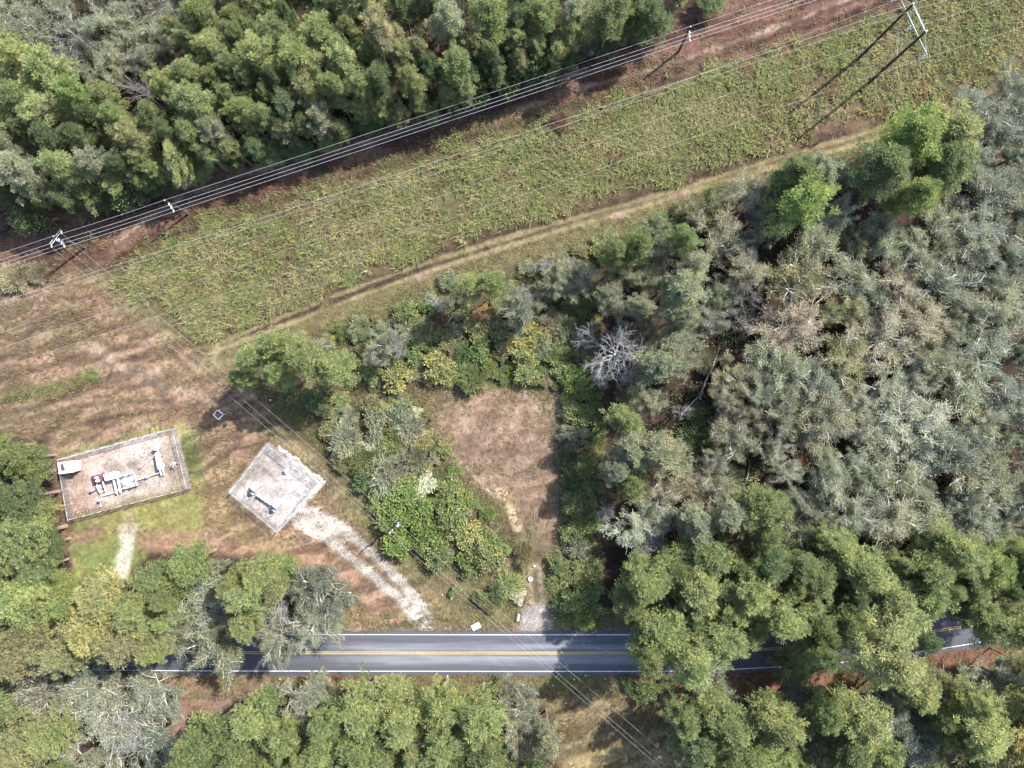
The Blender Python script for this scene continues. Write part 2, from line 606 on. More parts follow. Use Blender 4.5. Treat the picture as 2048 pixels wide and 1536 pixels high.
    line([(1034, 1156), (1050, 1160)], 6, 5, (0.62, 0.44, 0.29), 0.85, 0.2)
    # verges
    line([(q[0], q[1] - 58) for q in ROADC[2:9]], 24, 18, np.array((0.23, 0.205, 0.098)) * (1 - t2) + np.array((0.26, 0.19, 0.12)) * t2, 0.9)
    line([(q[0], q[1] + 62) for q in ROADC[2:12]], 30, 12, np.array((0.21, 0.175, 0.085)) * (1 - t2) + np.array((0.27, 0.175, 0.115)) * t2, 0.95)
    line([(1300, 1364), (1500, 1358), (1720, 1342), (1930, 1310), (2100, 1276)], 26, 14, (0.31, 0.135, 0.095), 0.8)
    line([(q[0], q[1] + 50) for q in ROADC[2:12]], 8, 6, (0.22, 0.115, 0.090), 0.8)
    line([(q[0], q[1] - 47) for q in ROADC[2:9]], 8, 6, (0.30, 0.20, 0.16), 0.7)
    poly(SCLEAR, 18, np.array((0.30, 0.235, 0.125)) * (1 - t1) + np.array((0.27, 0.185, 0.125)) * t1)
    poly(SLGAP, 12, (0.35, 0.225, 0.175), 0.95)
    line([(740, 1360), (1100, 1360), (1200, 1368)], 14, 10, (0.20, 0.20, 0.085), 0.6)
    # lawns round the first compound
    lawn = np.array((0.205, 0.240, 0.085)) * (1 - t1) + np.array((0.345, 0.325, 0.125)) * t1
    poly(LAWN_S, 10, lawn, 1.0, 0.4)
    poly(LAWN_N, 8, lawn * 0.95, 0.9, 0.4)
    poly(LAWN_E, 9, lawn, 0.9, 0.4)
    line([(155, 1078), (195, 1062)], 13, 12, (0.33, 0.21, 0.17), 0.8)
    line(DTRACK, 20, 12, (0.37, 0.235, 0.165), 0.9)
    line([(q[0] + 10, q[1] - 22) for q in DTRACK[1:4]], 10, 12, (0.30, 0.20, 0.145), 0.6)
    line([(440, 960), (430, 1010), (470, 1060), (560, 1090)], 22, 18, (0.40, 0.295, 0.165), 0.7)
    line([(455, 1010), (480, 1045), (540, 1078)], 3, 4, (0.17, 0.11, 0.085), 0.7, 0.2)
    # gravel
    gr = np.array((0.66, 0.60, 0.55)) * (1 - 0.6 * t2) + np.array((0.50, 0.40, 0.33)) * 0.6 * t2
    m = np.zeros(n)
    for p in DRIVE:
        m = np.maximum(m, line(p, 8.5, 6, gr, 0.95, 0.4))
    m = np.maximum(m, line([(598, 1025), (640, 1050), (680, 1075)], 20, 12, gr, 0.85, 0.5))
    m = np.maximum(m, line([(838, 1222), (850, 1246)], 16, 8, gr, 0.9, 0.3))
    m = np.maximum(m, line(WDRIVE[1:], 13, 9, np.array((0.78, 0.72, 0.60))[None, :] * (0.85 + 0.3 * c2[:, None]), 0.95, 0.45))
    line(WDRIVE[:2], 8, 8, (0.50, 0.39, 0.27), 0.6, 0.4)
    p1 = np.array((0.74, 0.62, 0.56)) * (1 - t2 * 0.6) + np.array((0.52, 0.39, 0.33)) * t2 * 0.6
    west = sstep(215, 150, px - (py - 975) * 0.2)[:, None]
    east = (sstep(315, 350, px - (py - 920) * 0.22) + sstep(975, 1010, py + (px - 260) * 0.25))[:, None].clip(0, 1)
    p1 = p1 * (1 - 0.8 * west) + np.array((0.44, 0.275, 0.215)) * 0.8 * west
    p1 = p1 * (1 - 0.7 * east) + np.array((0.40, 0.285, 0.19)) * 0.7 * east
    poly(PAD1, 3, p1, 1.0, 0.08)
    p2 = np.array((0.80, 0.74, 0.735)) * (1 - t2 * 0.4) + np.array((0.60, 0.53, 0.52)) * t2 * 0.4
    north = (sstep(80, 0, line_d(px, py, [(560, 900), (520, 930), (540, 960)]) + wob) * 0.45)[:, None]
    p2 = p2 * (1 - north) + np.array((0.34, 0.275, 0.23)) * north
    poly(PAD2, 3, p2, 1.0, 0.12)
    line([(530, 940), (552, 962)], 6, 6, (0.20, 0.16, 0.12), 0.6, 0.4)
    line([(548, 918), (556, 930)], 5, 5, (0.20, 0.16, 0.12), 0.6, 0.4)
    for q, w_, cl in (([(214, 932), (236, 936)], 7, (0.27, 0.225, 0.185)), ([(262, 930), (275, 938)], 5, (0.30, 0.25, 0.21)), ([(262, 972), (290, 966)], 5, (0.36, 0.30, 0.27)), ([(330, 930), (345, 955)], 8, (0.36, 0.27, 0.19))):
        line(q, w_, 6, cl, 0.7, 0.4)
    line([(600, 930), (628, 962), (590, 1010)], 5, 6, (0.42, 0.37, 0.35), 0.5, 0.3)
    line([(505, 1000), (545, 1035), (565, 1025)], 6, 7, (0.44, 0.39, 0.36), 0.5, 0.3)
    line([(470, 985), (540, 900)], 4, 5, (0.26, 0.24, 0.13), 0.7, 0.5)
    line([(470, 992), (548, 1056)], 4, 5, (0.30, 0.26, 0.16), 0.7, 0.5)
    line([(150, 1032), (378, 972)], 4, 5, (0.30, 0.25, 0.14), 0.7, 0.5)
    poly(APRON, 6, np.array((0.43, 0.385, 0.36)) * (0.8 + 0.45 * c2[:, None]), 1.0, 0.4)
    ca_, sa_ = math.cos(math.radians(17)), math.sin(math.radians(17))
    wx_ = x + 3.0 * (fbm(x, y, 8.0, 6) - 0.5)
    wy_ = y + 5.0 * (fbm(x, y, 9.0, 3) - 0.5)
    stk = fbm((wx_ * ca_ + wy_ * sa_) * 0.16, -wx_ * sa_ + wy_ * ca_, 1.0, 2, 4)
    om = np.maximum.reduce([sstep(-10, 10, poly_sd(px, py, OPEN)), sstep(-10, 10, poly_sd(px, py, NTRACK)), sstep(-10, 10, poly_sd(px, py, SCLEAR)), sstep(-5, 5, poly_sd(px, py, CLEAR)) * 0.5]) * (1 - 0.7 * np.maximum.reduce([sstep(-4, 2, poly_sd(px, py, PAD1)), sstep(-4, 2, poly_sd(px, py, PAD2)), sstep(-4, 4, poly_sd(px, py, LAWN_S))]))
    fine = (0.80 + 0.40 * c2) * (1 + om * (sstep(0.34, 0.66, stk) - 0.5) * 0.78)
    return np.clip(c * fine[:, None] * 0.315, 0, 0.9), rough


def ground_z(x, y):
    px, py = to_px(x, y)
    z = (fbm(x, y, 7.0, 0) - 0.5) * 0.35 + (fbm(x, y, 1.3, 5, 3) - 0.5) * 0.16
    px_ = np.asarray(px)
    flat = np.maximum.reduce([sstep(-14, 2, poly_sd(px, py, PAD1)), sstep(-14, 2, poly_sd(px, py, PAD2)), 1 - sstep(50, 75, line_d(px, py, ROADC))])
    far = sstep(120, 300, np.hypot(x, y))
    return z * (1 - flat) * (1 - far) - 0.02 * flat


def sheet_mesh(name, xs, ys, lift=0.0, keep=None):
    X, Y = np.meshgrid(xs, ys, indexing='ij')
    x, y = X.ravel(), Y.ravel()
    z = ground_z(x, y) + lift
    col, rough = ground_color(x, y)
    nx, ny = len(xs), len(ys)
    i = np.arange(nx * ny).reshape(nx, ny)
    q = np.stack([i[:-1, :-1], i[1:, :-1], i[1:, 1:], i[:-1, 1:]], -1).reshape(-1, 4)
    if keep is not None:
        cx = (x[q].mean(1))
        cy = (y[q].mean(1))
        q = q[keep(cx, cy)]
        used = np.unique(q)
        remap = np.full(nx * ny, -1)
        remap[used] = np.arange(len(used))
        q = remap[q]
        x, y, z, col, rough = x[used], y[used], z[used], col[used], rough[used]
    v = np.stack([x, y, z], 1)
    return np_mesh(name, v, np.full(len(q), 4), q, M_ground, True, {'col': ('FLOAT_COLOR', col), 'rough': ('FLOAT', rough)})


def axis(lim, step):
    core = np.arange(-lim, lim + step * 0.5, step)
    out = np.array([4, 9, 16, 26, 42, 70, 120, 220, 420, 900, 2000.0])
    return np.concatenate([(-lim - out)[::-1], core, lim + out])


g = link('ground', sheet_mesh('ground', axis(98, 0.34), axis(78, 0.34)))
tag(g, 'bare earth, dry grass and forest floor of the whole site', None, None, 'structure')


def patch(name, pts_or_poly, margin, test, lift=0.012, step=0.3, label=None):
    arr = np.array(pts_or_poly)
    x, y = P(arr[:, 0], arr[:, 1], 0.0)
    xs = np.arange(x.min() - margin, x.max() + margin, step)
    ys = np.arange(y.min() - margin, y.max() + margin, step)

    def keep(cx, cy):
        px, py = to_px(cx, cy)
        wob = (fbm(cx, cy, 4.0, 1) - 0.5) * 42 + (fbm(cx, cy, 1.1, 4, 3) - 0.5) * 14
        return test(px, py, wob)
    o = link(name, sheet_mesh(name, xs, ys, lift, keep))
    tag(o, label, None, None, 'structure')
    return o


patch('gravel_driveway', DRIVE[0] + DRIVE[1], 3, lambda px, py, w: np.minimum.reduce([line_d(px, py, DRIVE[0]) + w * .4 - 8.5, line_d(px, py, DRIVE[1]) + w * .4 - 8.5, line_d(px, py, [(598, 1025), (640, 1050), (680, 1075)]) + w * .5 - 18]) < 2, 0.012, 0.3, 'white gravel driveway running from the square compound to the road')
patch('gravel_path', WDRIVE, 3, lambda px, py, w: line_d(px, py, WDRIVE[1:]) + w * .45 < 14, 0.013, 0.3, 'short white gravel path below the larger compound')
patch('dirt_track', LTRACK, 3, lambda px, py, w: np.minimum(line_d(px, py, LTRACK), line_d(px, py, LTRACK2)) + w * .25 < 6.5, 0.014, 0.34, 'twin straw coloured wheel ruts along the grass corridor')
patch('dirt_clearing', CLEAR, 3, lambda px, py, w: poly_sd(px, py, CLEAR) + w * .9 > 2, 0.011, 0.34, 'bare pinkish brown clearing inside the lot')
patch('gravel_apron', APRON, 2, lambda px, py, w: poly_sd(px, py, APRON) + w * .4 > 0, 0.015, 0.3, 'grey gravel apron where the lot track meets the road')
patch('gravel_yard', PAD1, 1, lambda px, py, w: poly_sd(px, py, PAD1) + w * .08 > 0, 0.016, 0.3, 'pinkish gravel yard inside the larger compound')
patch('gravel_pad', PAD2, 1, lambda px, py, w: poly_sd(px, py, PAD2) + w * .12 > 0, 0.016, 0.3, 'pale gravel pad inside the square compound')


# ------------------------------------------------------------------ road
def smooth_line(pts, step):
    a = np.array([tuple(P(q[0], q[1], 0.0)) for q in pts], float)
    # Catmull-Rom
    out = []
    for i in range(len(a) - 1):
        p0 = a[max(i - 1, 0)]
        p1 = a[i]
        p2 = a[i + 1]
        p3 = a[min(i + 2, len(a) - 1)]
        L = np.linalg.norm(p2 - p1)
        k = max(2, int(L / step))
        for j in range(k):
            t = j / k
            m1 = (p2 - p0) * 0.5
            m2 = (p3 - p1) * 0.5
            if i == 0:
                m1 = p2 - p1
            if i == len(a) - 2:
                m2 = p2 - p1
            m1 = m1 / (np.linalg.norm(m1) + 1e-9) * L
            m2 = m2 / (np.linalg.norm(m2) + 1e-9) * L
            out.append((2 * t**3 - 3 * t**2 + 1) * p1 + (t**3 - 2 * t**2 + t) * m1 + (-2 * t**3 + 3 * t**2) * p2 + (t**3 - t**2) * m2)
    out.append(a[-1])
    return np.array(out)


RC = smooth_line(ROADC, 1.0)
RT = np.gradient(RC, axis=0)
RT /= np.linalg.norm(RT, axis=1)[:, None]
RN = np.stack([-RT[:, 1], RT[:, 0]], 1)


def ribbon(name, offs, z, mat, parent, wear_sun=None, rag=0.0):
    offs = np.asarray(offs, float)
    n, k = len(RC), len(offs)
    jit = np.zeros((n, k))
    if rag:
        for s_, e in ((0, 1), (k - 1, -1)):
            jit[:, s_] = (fbm(RC[:, 0], RC[:, 1] + 50 * s_, 1.2, 3, 3) - 0.5) * rag
    p = RC[:, None, :] + RN[:, None, :] * (offs[None, :] + jit)[:, :, None]
    v = np.concatenate([p, np.full((n, k, 1), z)], 2).reshape(-1, 3)
    i = np.arange(n * k).reshape(n, k)
    q = np.stack([i[:-1, :-1], i[1:, :-1], i[1:, 1:], i[:-1, 1:]], -1).reshape(-1, 4)[:, ::-1]
    at = {}
    if wear_sun is not None:
        w = np.broadcast_to(np.asarray(wear_sun)[None, :], (n, k)) if np.ndim(wear_sun) == 1 else wear_sun
        at = {'wear_sun': ('FLOAT', w.reshape(-1)), 'lane': ('FLOAT', np.broadcast_to(offs[None, :], (n, k)).reshape(-1))}
    return link(name, np_mesh(name, v, np.full(len(q), 4), q, mat, False, at), parent)


offs = np.array([-3.75, -3.2, -2.7, -2.2, -1.7, -1.2, -0.7, -0.35, 0, 0.35, 0.7, 1.2, 1.7, 2.2, 2.7, 3.2, 3.75])
base_w = np.array([0.12, 0.16, 0.20, 0.30, 0.46, 0.55, 0.55, 0.45, 0.40, 0.42, 0.50, 0.50, 0.34, 0.24, 0.30, 0.22, 0.12])
rpx, rpy = to_px(RC[:, 0], RC[:, 1])
sun_fade = 0.45 + 0.65 * sstep(560, 800, rpx) * (1 - sstep(1250, 1400, rpx))  # sunlight painted in: wheel bands paler on the open stretch, duller under trees
W2 = base_w[None, :] * sun_fade[:, None] + (fbm(RC[:, 0, None] + 0 * offs[None, :], RC[:, 1, None] * 3 + offs[None, :] * 6, 5.0, 2) - 0.5) * 0.2
road = ribbon('road', offs, 0.022, M_asphalt, None, W2, 0.8)
tag(road, 'two lane asphalt road with worn pale wheel bands', None, None, 'structure')
for off, w, nm, mt in ((3.08, 0.075, 'edge_line', M_linew), (-3.08, 0.075, 'edge_line', M_linew), (0.15, 0.07, 'centre_line', M_liney), (-0.15, 0.07, 'centre_line', M_liney)):
    ribbon(nm, [off - w / 2 - 0.02, off + w / 2 + 0.02], 0.027, mt, road)

# ------------------------------------------------------------------ foliage makers
rng = np.random.default_rng(7)


def unit(v):
    return v / (np.linalg.norm(v, axis=-1, keepdims=True) + 1e-9)


def leaves_mesh(name, pos, axis_, length, width, tint, rg, flat=0.0, mat=None):
    """diamond leaves: pos n x 3, axis n x 3"""
    n = len(pos)
    ax = unit(axis_)
    r = rg.normal(size=(n, 3))
    if flat > 0:
        up = np.array([0, 0, 1.0])
        r = r * (1 - flat) + np.cross(ax, up[None, :]) * flat * np.sign(rg.normal(size=(n, 1))) * 1.5
    sd = unit(r - (r * ax).sum(1, keepdims=True) * ax)
    nrm = np.cross(ax, sd)
    L = np.asarray(length)[:, None]
    w = np.asarray(width)[:, None]
    v0 = pos - ax * L * 0.15
    v1 = pos + ax * L * 0.4 + sd * w * 0.5 + nrm * L * 0.06
    v2 = pos + ax * L * 0.95 - nrm * L * 0.12
    v3 = pos + ax * L * 0.4 - sd * w * 0.5 + nrm * L * 0.06
    v = np.stack([v0, v1, v2, v3], 1).reshape(-1, 3)
    q = np.arange(4 * n).reshape(n, 4)
    return np_mesh(name, v, np.full(n, 4), q, mat or M_leaf, False, {'tint': ('FLOAT', np.repeat(tint, 4))})


def clump_leaves(cent, rad, per, rg, up=0.35, spread=0.5):
    """leaf positions and directions around clump centres"""
    k = len(cent)
    d = rg.normal(size=(k, per, 3))
    d[..., 2] += up
    d = unit(d)
    rr = rad[:, None, None] * (rg.random((k, per, 1)) ** 0.45)
    pos = cent[:, None, :] + d * rr * np.array([1, 1, 0.8])
    ax = d + rg.normal(size=d.shape) * spread
    ax[..., 2] += 0.25
    ct_ = rg.random((k, 1)) * 0.6 + rg.random((k, per)) * 0.4
    return pos.reshape(-1, 3), ax.reshape(-1, 3), ct_.reshape(-1)


class Proto:
    def __init__(s, kind, R, Hc, parts):
        s.kind, s.R, s.Hc, s.parts = kind, R, Hc, parts   # parts: (name, mesh)


def pine_proto(seed):
    rg = np.random.default_rng(seed)
    Ht, R = 16.0, 3.2 * (0.85 + 0.3 * rg.random())
    lean = rg.normal(size=2) * 0.25
    mb = MB()
    path = [(lean[0] * (z / Ht) ** 2, lean[1] * (z / Ht) ** 2, z) for z in (0, 3, 7, 11, 14, Ht)]
    mb.tube([(p[0], p[1], p[2] - (0.4 if p[2] == 0 else 0)) for p in path], [0.26, 0.21, 0.18, 0.13, 0.08, 0.03], 7)
    cents = []
    rads = []
    nb = 40
    for i in range(nb):
        t = (i + rg.random() * 0.8) / nb
        z = 7.6 + 7.6 * t
        prof = 0.85 if t < 0.2 else (1 - t) ** 0.5 + 0.1
        L = R * (0.45 + 0.75 * rg.random()) * min(1.0, prof)
        a = i * 2.399 + rg.normal() * 0.45
        e = 0.05 + 0.6 * t + rg.normal() * 0.14
        d = np.array([math.cos(a) * math.cos(e), math.sin(a) * math.cos(e), math.sin(e)])
        b = np.array([lean[0] * (z / Ht) ** 2, lean[1] * (z / Ht) ** 2, z])
        tip = b + d * L + np.array([0, 0, 0.12 * L])
        mb.tube([b, b + d * L * 0.5, tip], [0.07, 0.045, 0.02], 4, False)
        for f in (0.45, 0.65, 0.84, 1.0):
            if rg.random() < 0.88:
                cents.append(b + d * L * f + np.array([0, 0, 0.12 * L * f * f]) + rg.normal(size=3) * 0.30)
                rads.append(0.28 + 0.40 * rg.random())
        if rg.random() < 0.55:
            sidev = np.cross(d, [0, 0, 1]) * (0.8 + 0.5 * rg.random()) * rg.choice([-1, 1])
            cents.append(b + d * L * 0.75 + sidev)
            rads.append(0.28 + 0.34 * rg.random())
    for k in range(4):
        cents.append(np.array([lean[0], lean[1], Ht - 0.5]) + rg.normal(size=3) * 0.4)
        rads.append(0.5)
    pos, ax, tint = clump_leaves(np.array(cents), np.array(rads), 72, rg, 0.55, 0.3)
    n = len(pos)
    me = leaves_mesh('pine_crown', pos, ax, 0.22 + 0.26 * rg.random(n), 0.055 + 0.055 * rg.random(n), tint, rg, 0.6)
    return Proto('pine', 3.2, 12.5, [('trunk', mb.mesh('pine_trunk', M_bark)), ('crown', me)])


def skeleton(rg, trunk_h, trunk_r, nl, L0, elev, levels, kids, shrink, curl, rmin, start=None):
    """list of limb polylines by level, with radii, for broad trees"""
    segs = []
    tips = []

    def grow(p, d, L, r, lv):
        pts = [p]
        rad = [r]
        q = p.copy()
        dd = d.copy()
        ns = 3
        for k in range(ns):
            dd = dd + rg.normal(size=3) * curl
            dd[2] += 0.05
            dd = dd / np.linalg.norm(dd)
            q = q + dd * L / ns
            pts.append(q.copy())
            rad.append(max(rmin, r * (1 - 0.62 * (k + 1) / ns)))
        segs.append((lv, pts, rad))
        if lv >= levels:
            tips.append((pts, dd))
            return
        for k in range(kids[lv]):
            f = 0.3 + 0.7 * (k + rg.random()) / kids[lv]
            j = min(ns - 1, int(f * ns))
            fr = f * ns - j
            b = pts[j] * (1 - fr) + pts[j + 1] * fr if fr <= 1 else pts[-1]
            rd = unit(rg.normal(size=3))
            nd = dd * 0.75 + rd * 0.75
            nd[2] = nd[2] * 0.7 + 0.12
            nd = nd / np.linalg.norm(nd)
            grow(b, nd, L * shrink * (0.75 + 0.5 * rg.random()), max(rmin, r * 0.5), lv + 1)
        tips.append((pts[-2:], dd))

    for i in range(nl):
        a = 2 * math.pi * (i + rg.random() * 0.7) / nl
        e = elev[0] + (elev[1] - elev[0]) * rg.random()
        d = np.array([math.cos(a) * math.cos(e), math.sin(a) * math.cos(e), math.sin(e)])
        grow(np.array([0, 0, trunk_h * (0.75 + 0.25 * rg.random())]), d, L0 * (0.75 + 0.4 * rg.random()), trunk_r * 0.6, 0)
    return segs, tips


def oak_proto(seed, dens=1.0, fine=0.5):
    rg = np.random.default_rng(seed)
    R = 5.0
    segs, tips = skeleton(rg, 5.0, 0.30, 11, 4.0, (0.22, 1.5), 2, [5, 4], 0.55, 0.19, 0.036)
    tr = MB().tube([(0, 0, -0.4), (0.05, 0, 2.5), (0, 0, 5.2)], [0.38, 0.30, 0.24], 8)
    lb = MB()
    for lv, pts, rad in segs:
        lb.tube(pts, rad, 5 if lv == 0 else (4 if lv == 1 else 3), False)
    P_, A_, T_ = [], [], []
    for pts, dd in tips:
        if rg.random() < 0.16:
            continue
        per = int(74 * dens)
        base = np.array(pts)
        f = rg.random(per) * (len(base) - 1)
        j = np.minimum(f.astype(int), len(base) - 2)
        fr = (f - j)[:, None]
        c = base[j] * (1 - fr) + base[j + 1] * fr
        off = rg.normal(size=(per, 3)) * np.array([0.24, 0.24, 0.15])
        P_.append(c + off)
        A_.append(dd[None, :] * fine * 1.5 + off * 2.2 + rg.normal(size=(per, 3)) * 0.22)
        T_.append(np.clip(rg.random() * 0.55 + rg.random(per) * 0.45, 0, 1))
    pos = np.concatenate(P_)
    n = len(pos)
    me = leaves_mesh('oak_crown', pos, np.concatenate(A_), 0.20 + 0.26 * rg.random(n), 0.045 + 0.05 * rg.random(n), np.concatenate(T_), rg, 0.5)
    return Proto('oak', R, 8.5, [('trunk', tr.mesh('oak_trunk', M_bark)), ('branches', lb.mesh('oak_branches', M_oakbark)), ('crown', me)])


def bare_proto(seed, mat=None):
    rg = np.random.default_rng(seed)
    segs, tips = skeleton(rg, 4.0, 0.22, 8, 3.6, (0.15, 1.3), 3, [6, 5, 5], 0.56, 0.24, 0.013)
    tr = MB().tube([(0, 0, -0.4), (0.05, 0, 2.0), (0, 0, 4.2)], [0.32, 0.26, 0.2], 8)
    lb = MB()
    for lv, pts, rad in segs:
        lb.tube(pts, rad, 5 if lv == 0 else 3, False)
    return Proto('bare', 5.0, 7.0, [('trunk', tr.mesh('bare_trunk', mat or M_dead)), ('branches', lb.mesh('bare_branches', mat or M_dead))])


def shrub_proto(seed, style):
    rg = np.random.default_rng(seed)
    R = 1.6
    mb = MB()
    cents, rads, stems = [], [], []
    nst = 16
    for i in range(nst):
        a = i * 2.399 + rg.normal() * 0.3
        rr = R * math.sqrt((i + 0.5) / nst)
        h = 1.9 * math.sqrt(max(0.1, 1 - (rr / (R * 1.15)) ** 2)) + rg.normal() * 0.12
        tip = np.array([math.cos(a) * rr, math.sin(a) * rr, h])
        mb.tube([(0.1 * math.cos(a), 0.1 * math.sin(a), -0.2), tip * np.array([0.5, 0.5, 0.55]), tip], [0.05, 0.035, 0.015], 4, False)
        stems.append(tip)
        cents.append(tip)
        rads.append(0.42 + 0.22 * rg.random())
        cents.append(tip * np.array([0.85, 0.85, 0.6]))
        rads.append(0.45)
    cents = np.array(cents)
    rads = np.array(rads)
    if style == 'leafy':
        pos, ax, tint = clump_leaves(cents, rads, 62, rg, 0.5, 0.5)
        n = len(pos)
        L, w = 0.18 + 0.16 * rg.random(n), 0.10 + 0.07 * rg.random(n)
        fl = 0.55
    elif style == 'feather':
        pos, ax, tint = clump_leaves(cents, rads, 70, rg, 0.6, 0.25)
        ax = ax * 0.5 + unit(pos - np.array([0, 0, 0.2])) * 1.2
        n = len(pos)
        L, w = 0.32 + 0.28 * rg.random(n), 0.045 + 0.04 * rg.random(n)
        fl = 0.0
    else:   # tuft: arching blades from the base
        n = 620
        a = rg.random(n) * 2 * math.pi
        rr = R * rg.random(n) ** 0.7
        z = 0.3 + 1.3 * (1 - (rr / R) ** 2) * rg.random(n)
        pos = np.stack([np.cos(a) * rr, np.sin(a) * rr, z], 1)
        ax = np.stack([np.cos(a), np.sin(a), 0.7 - 0.9 * rr / R], 1) + rg.normal(size=(n, 3)) * 0.2
        tint = rg.random(n)
        L, w = 0.5 + 0.5 * rg.random(n), 0.06 + 0.05 * rg.random(n)
        fl = 0.5
    me = leaves_mesh(style + '_foliage', pos, ax, L, w, tint, rg, fl)
    return Proto('shrub', R, 1.1, [('stems', mb.mesh('shrub_stems', M_bark)), ('foliage', me)])


PROTO = {
    'P': [pine_proto(10 + i) for i in range(9)],
    'O': [oak_proto(40 + i, 1.0 if i < 4 else 0.6) for i in range(7)],
    'B': [bare_proto(70 + i) for i in range(3)],
    'D': [bare_proto(80 + i, M_deadtan) for i in range(2)],
    'L': [shrub_proto(100 + i, 'leafy') for i in range(3)],
    'F': [shrub_proto(110 + i, 'feather') for i in range(3)],
    'T': [shrub_proto(120 + i, 'tuft') for i in range(2)],
}
COL = {
    'yg': (0.233, 0.255, 0.119), 'g': (0.174, 0.205, 0.095), 'dg': (0.119, 0.154, 0.079), 'gg': (0.233, 0.242, 0.165),
    'bg': (0.204, 0.222, 0.171), 'br': (0.288, 0.259, 0.185), 'ol': (0.229, 0.220, 0.119), 'bright': (0.189, 0.237, 0.086),
    'yel': (0.288, 0.271, 0.130), 'sil': (0.295, 0.303, 0.237), 'rust': (0.286, 0.176, 0.099), 'cream': (0.506, 0.506, 0.363), 'red': (0.198, 0.116, 0.094),
}
LOOK = {
    'yg': 'yellow-green', 'g': 'green', 'dg': 'dark green', 'gg': 'grey-green', 'bg': 'bluish grey-green', 'br': 'brownish thin-leaved', 'ol': 'olive',
    'bright': 'bright green', 'yel': 'yellowish', 'sil': 'silvery', 'rust': 'rust-coloured', 'cream': 'cream-flowered', 'red': 'reddish',
}
NAMES = {'P': ('pine_tree', 'pine'), 'O': ('oak_tree', 'oak'), 'B': ('bare_tree', 'bare tree'), 'D': ('bare_tree', 'bare tree'), 'L': ('shrub', 'shrub'), 'F': ('feathery_shrub', 'feathery shrub'), 'T': ('grass_clump', 'grass clump')}
PLANTS = []          # records to be labelled later


def root_ok(x, y, kind):
    bx, by = to_px(np.array([x]), np.array([y]))
    if line_d(bx, by, ROADC)[0] < 50 or min(line_d(bx, by, d)[0] for d in DRIVE + [WDRIVE]) < 17:
        return False
    if max(poly_sd(bx, by, p)[0] for p in (PAD1, PAD2)) > -9:
        return False
    if kind in 'POBD' and max(poly_sd(bx, by, p)[0] - m for p, m in ((CLEAR, 4), (OPEN, 10), (FIELD, 4), (NTRACK, 26), (LAWN_S, 0), (SCLEAR, 14), (SLGAP, 14))) > 0:
        return False
    return True


def plant(kind, px, py, rpx, col, label=None, hgt=None, group=None, cat=None):
    """put a tree whose crown centre the photograph shows at (px, py) with radius rpx (pixels)"""
    pr = PROTO[kind][rng.integers(len(PROTO[kind]))]
    base_h = {'P': 12.5, 'O': 8.8, 'B': 7.0, 'D': 7.0, 'L': 1.1, 'F': 1.1, 'T': 0.8}[kind]
    rw = rpx / 11.65 * (1 - base_h / H)
    s = rw / pr.R
    if kind in 'PO':
        sz = (0.75 + 0.25 * s) * (0.92 + 0.16 * rng.random())
    else:
        sz = s * (0.7 + 0.3 * rng.random())
    if hgt:
        sz = hgt / (pr.Hc * 1.25)
    for f in (1.0, 0.9, 1.1, 0.8, 1.2, 0.7, 1.3, 0.6, 1.4, 0.5, 1.5, 0.4, 0.32):
        x, y = P(px, py, pr.Hc * sz * f)
        if root_ok(x, y, kind):
            sz *= f
            break
    else:
        sz *= 0.5
    zc = pr.Hc * sz
    x, y = P(px, py, zc)
    rz = rng.random() * 2 * math.pi
    nm, cat0 = NAMES[kind]
    root = empty(nm, (float(x), float(y), float(ground_z(np.array([x]), np.array([y]))[0])), rz)
    an_ = 1 + rng.normal() * 0.10
    root.scale = (s * an_, s / an_, sz)
    c = np.array(COL[col]) if isinstance(col, str) else np.array(col)
    c = c * ((0.78 + 0.42 * rng.random()) if kind == 'O' else (0.88 + 0.24 * rng.random())) * (1 + rng.normal(size=3) * 0.022)
    for pn, me in pr.parts:
        o = link(pn, me, root)
        o.color = (float(c[0]), float(c[1]), float(c[2]), 1)
    ca = cat or {'P': 'pine tree', 'O': 'oak tree', 'B': 'bare tree', 'D': 'bare tree', 'L': 'shrub', 'F': 'shrub', 'T': 'grass clump'}[kind]
    PLANTS.append(dict(o=root, kind=kind, px=px, py=py, r=rpx, col=col, label=label, group=group, cat=ca))
    return root


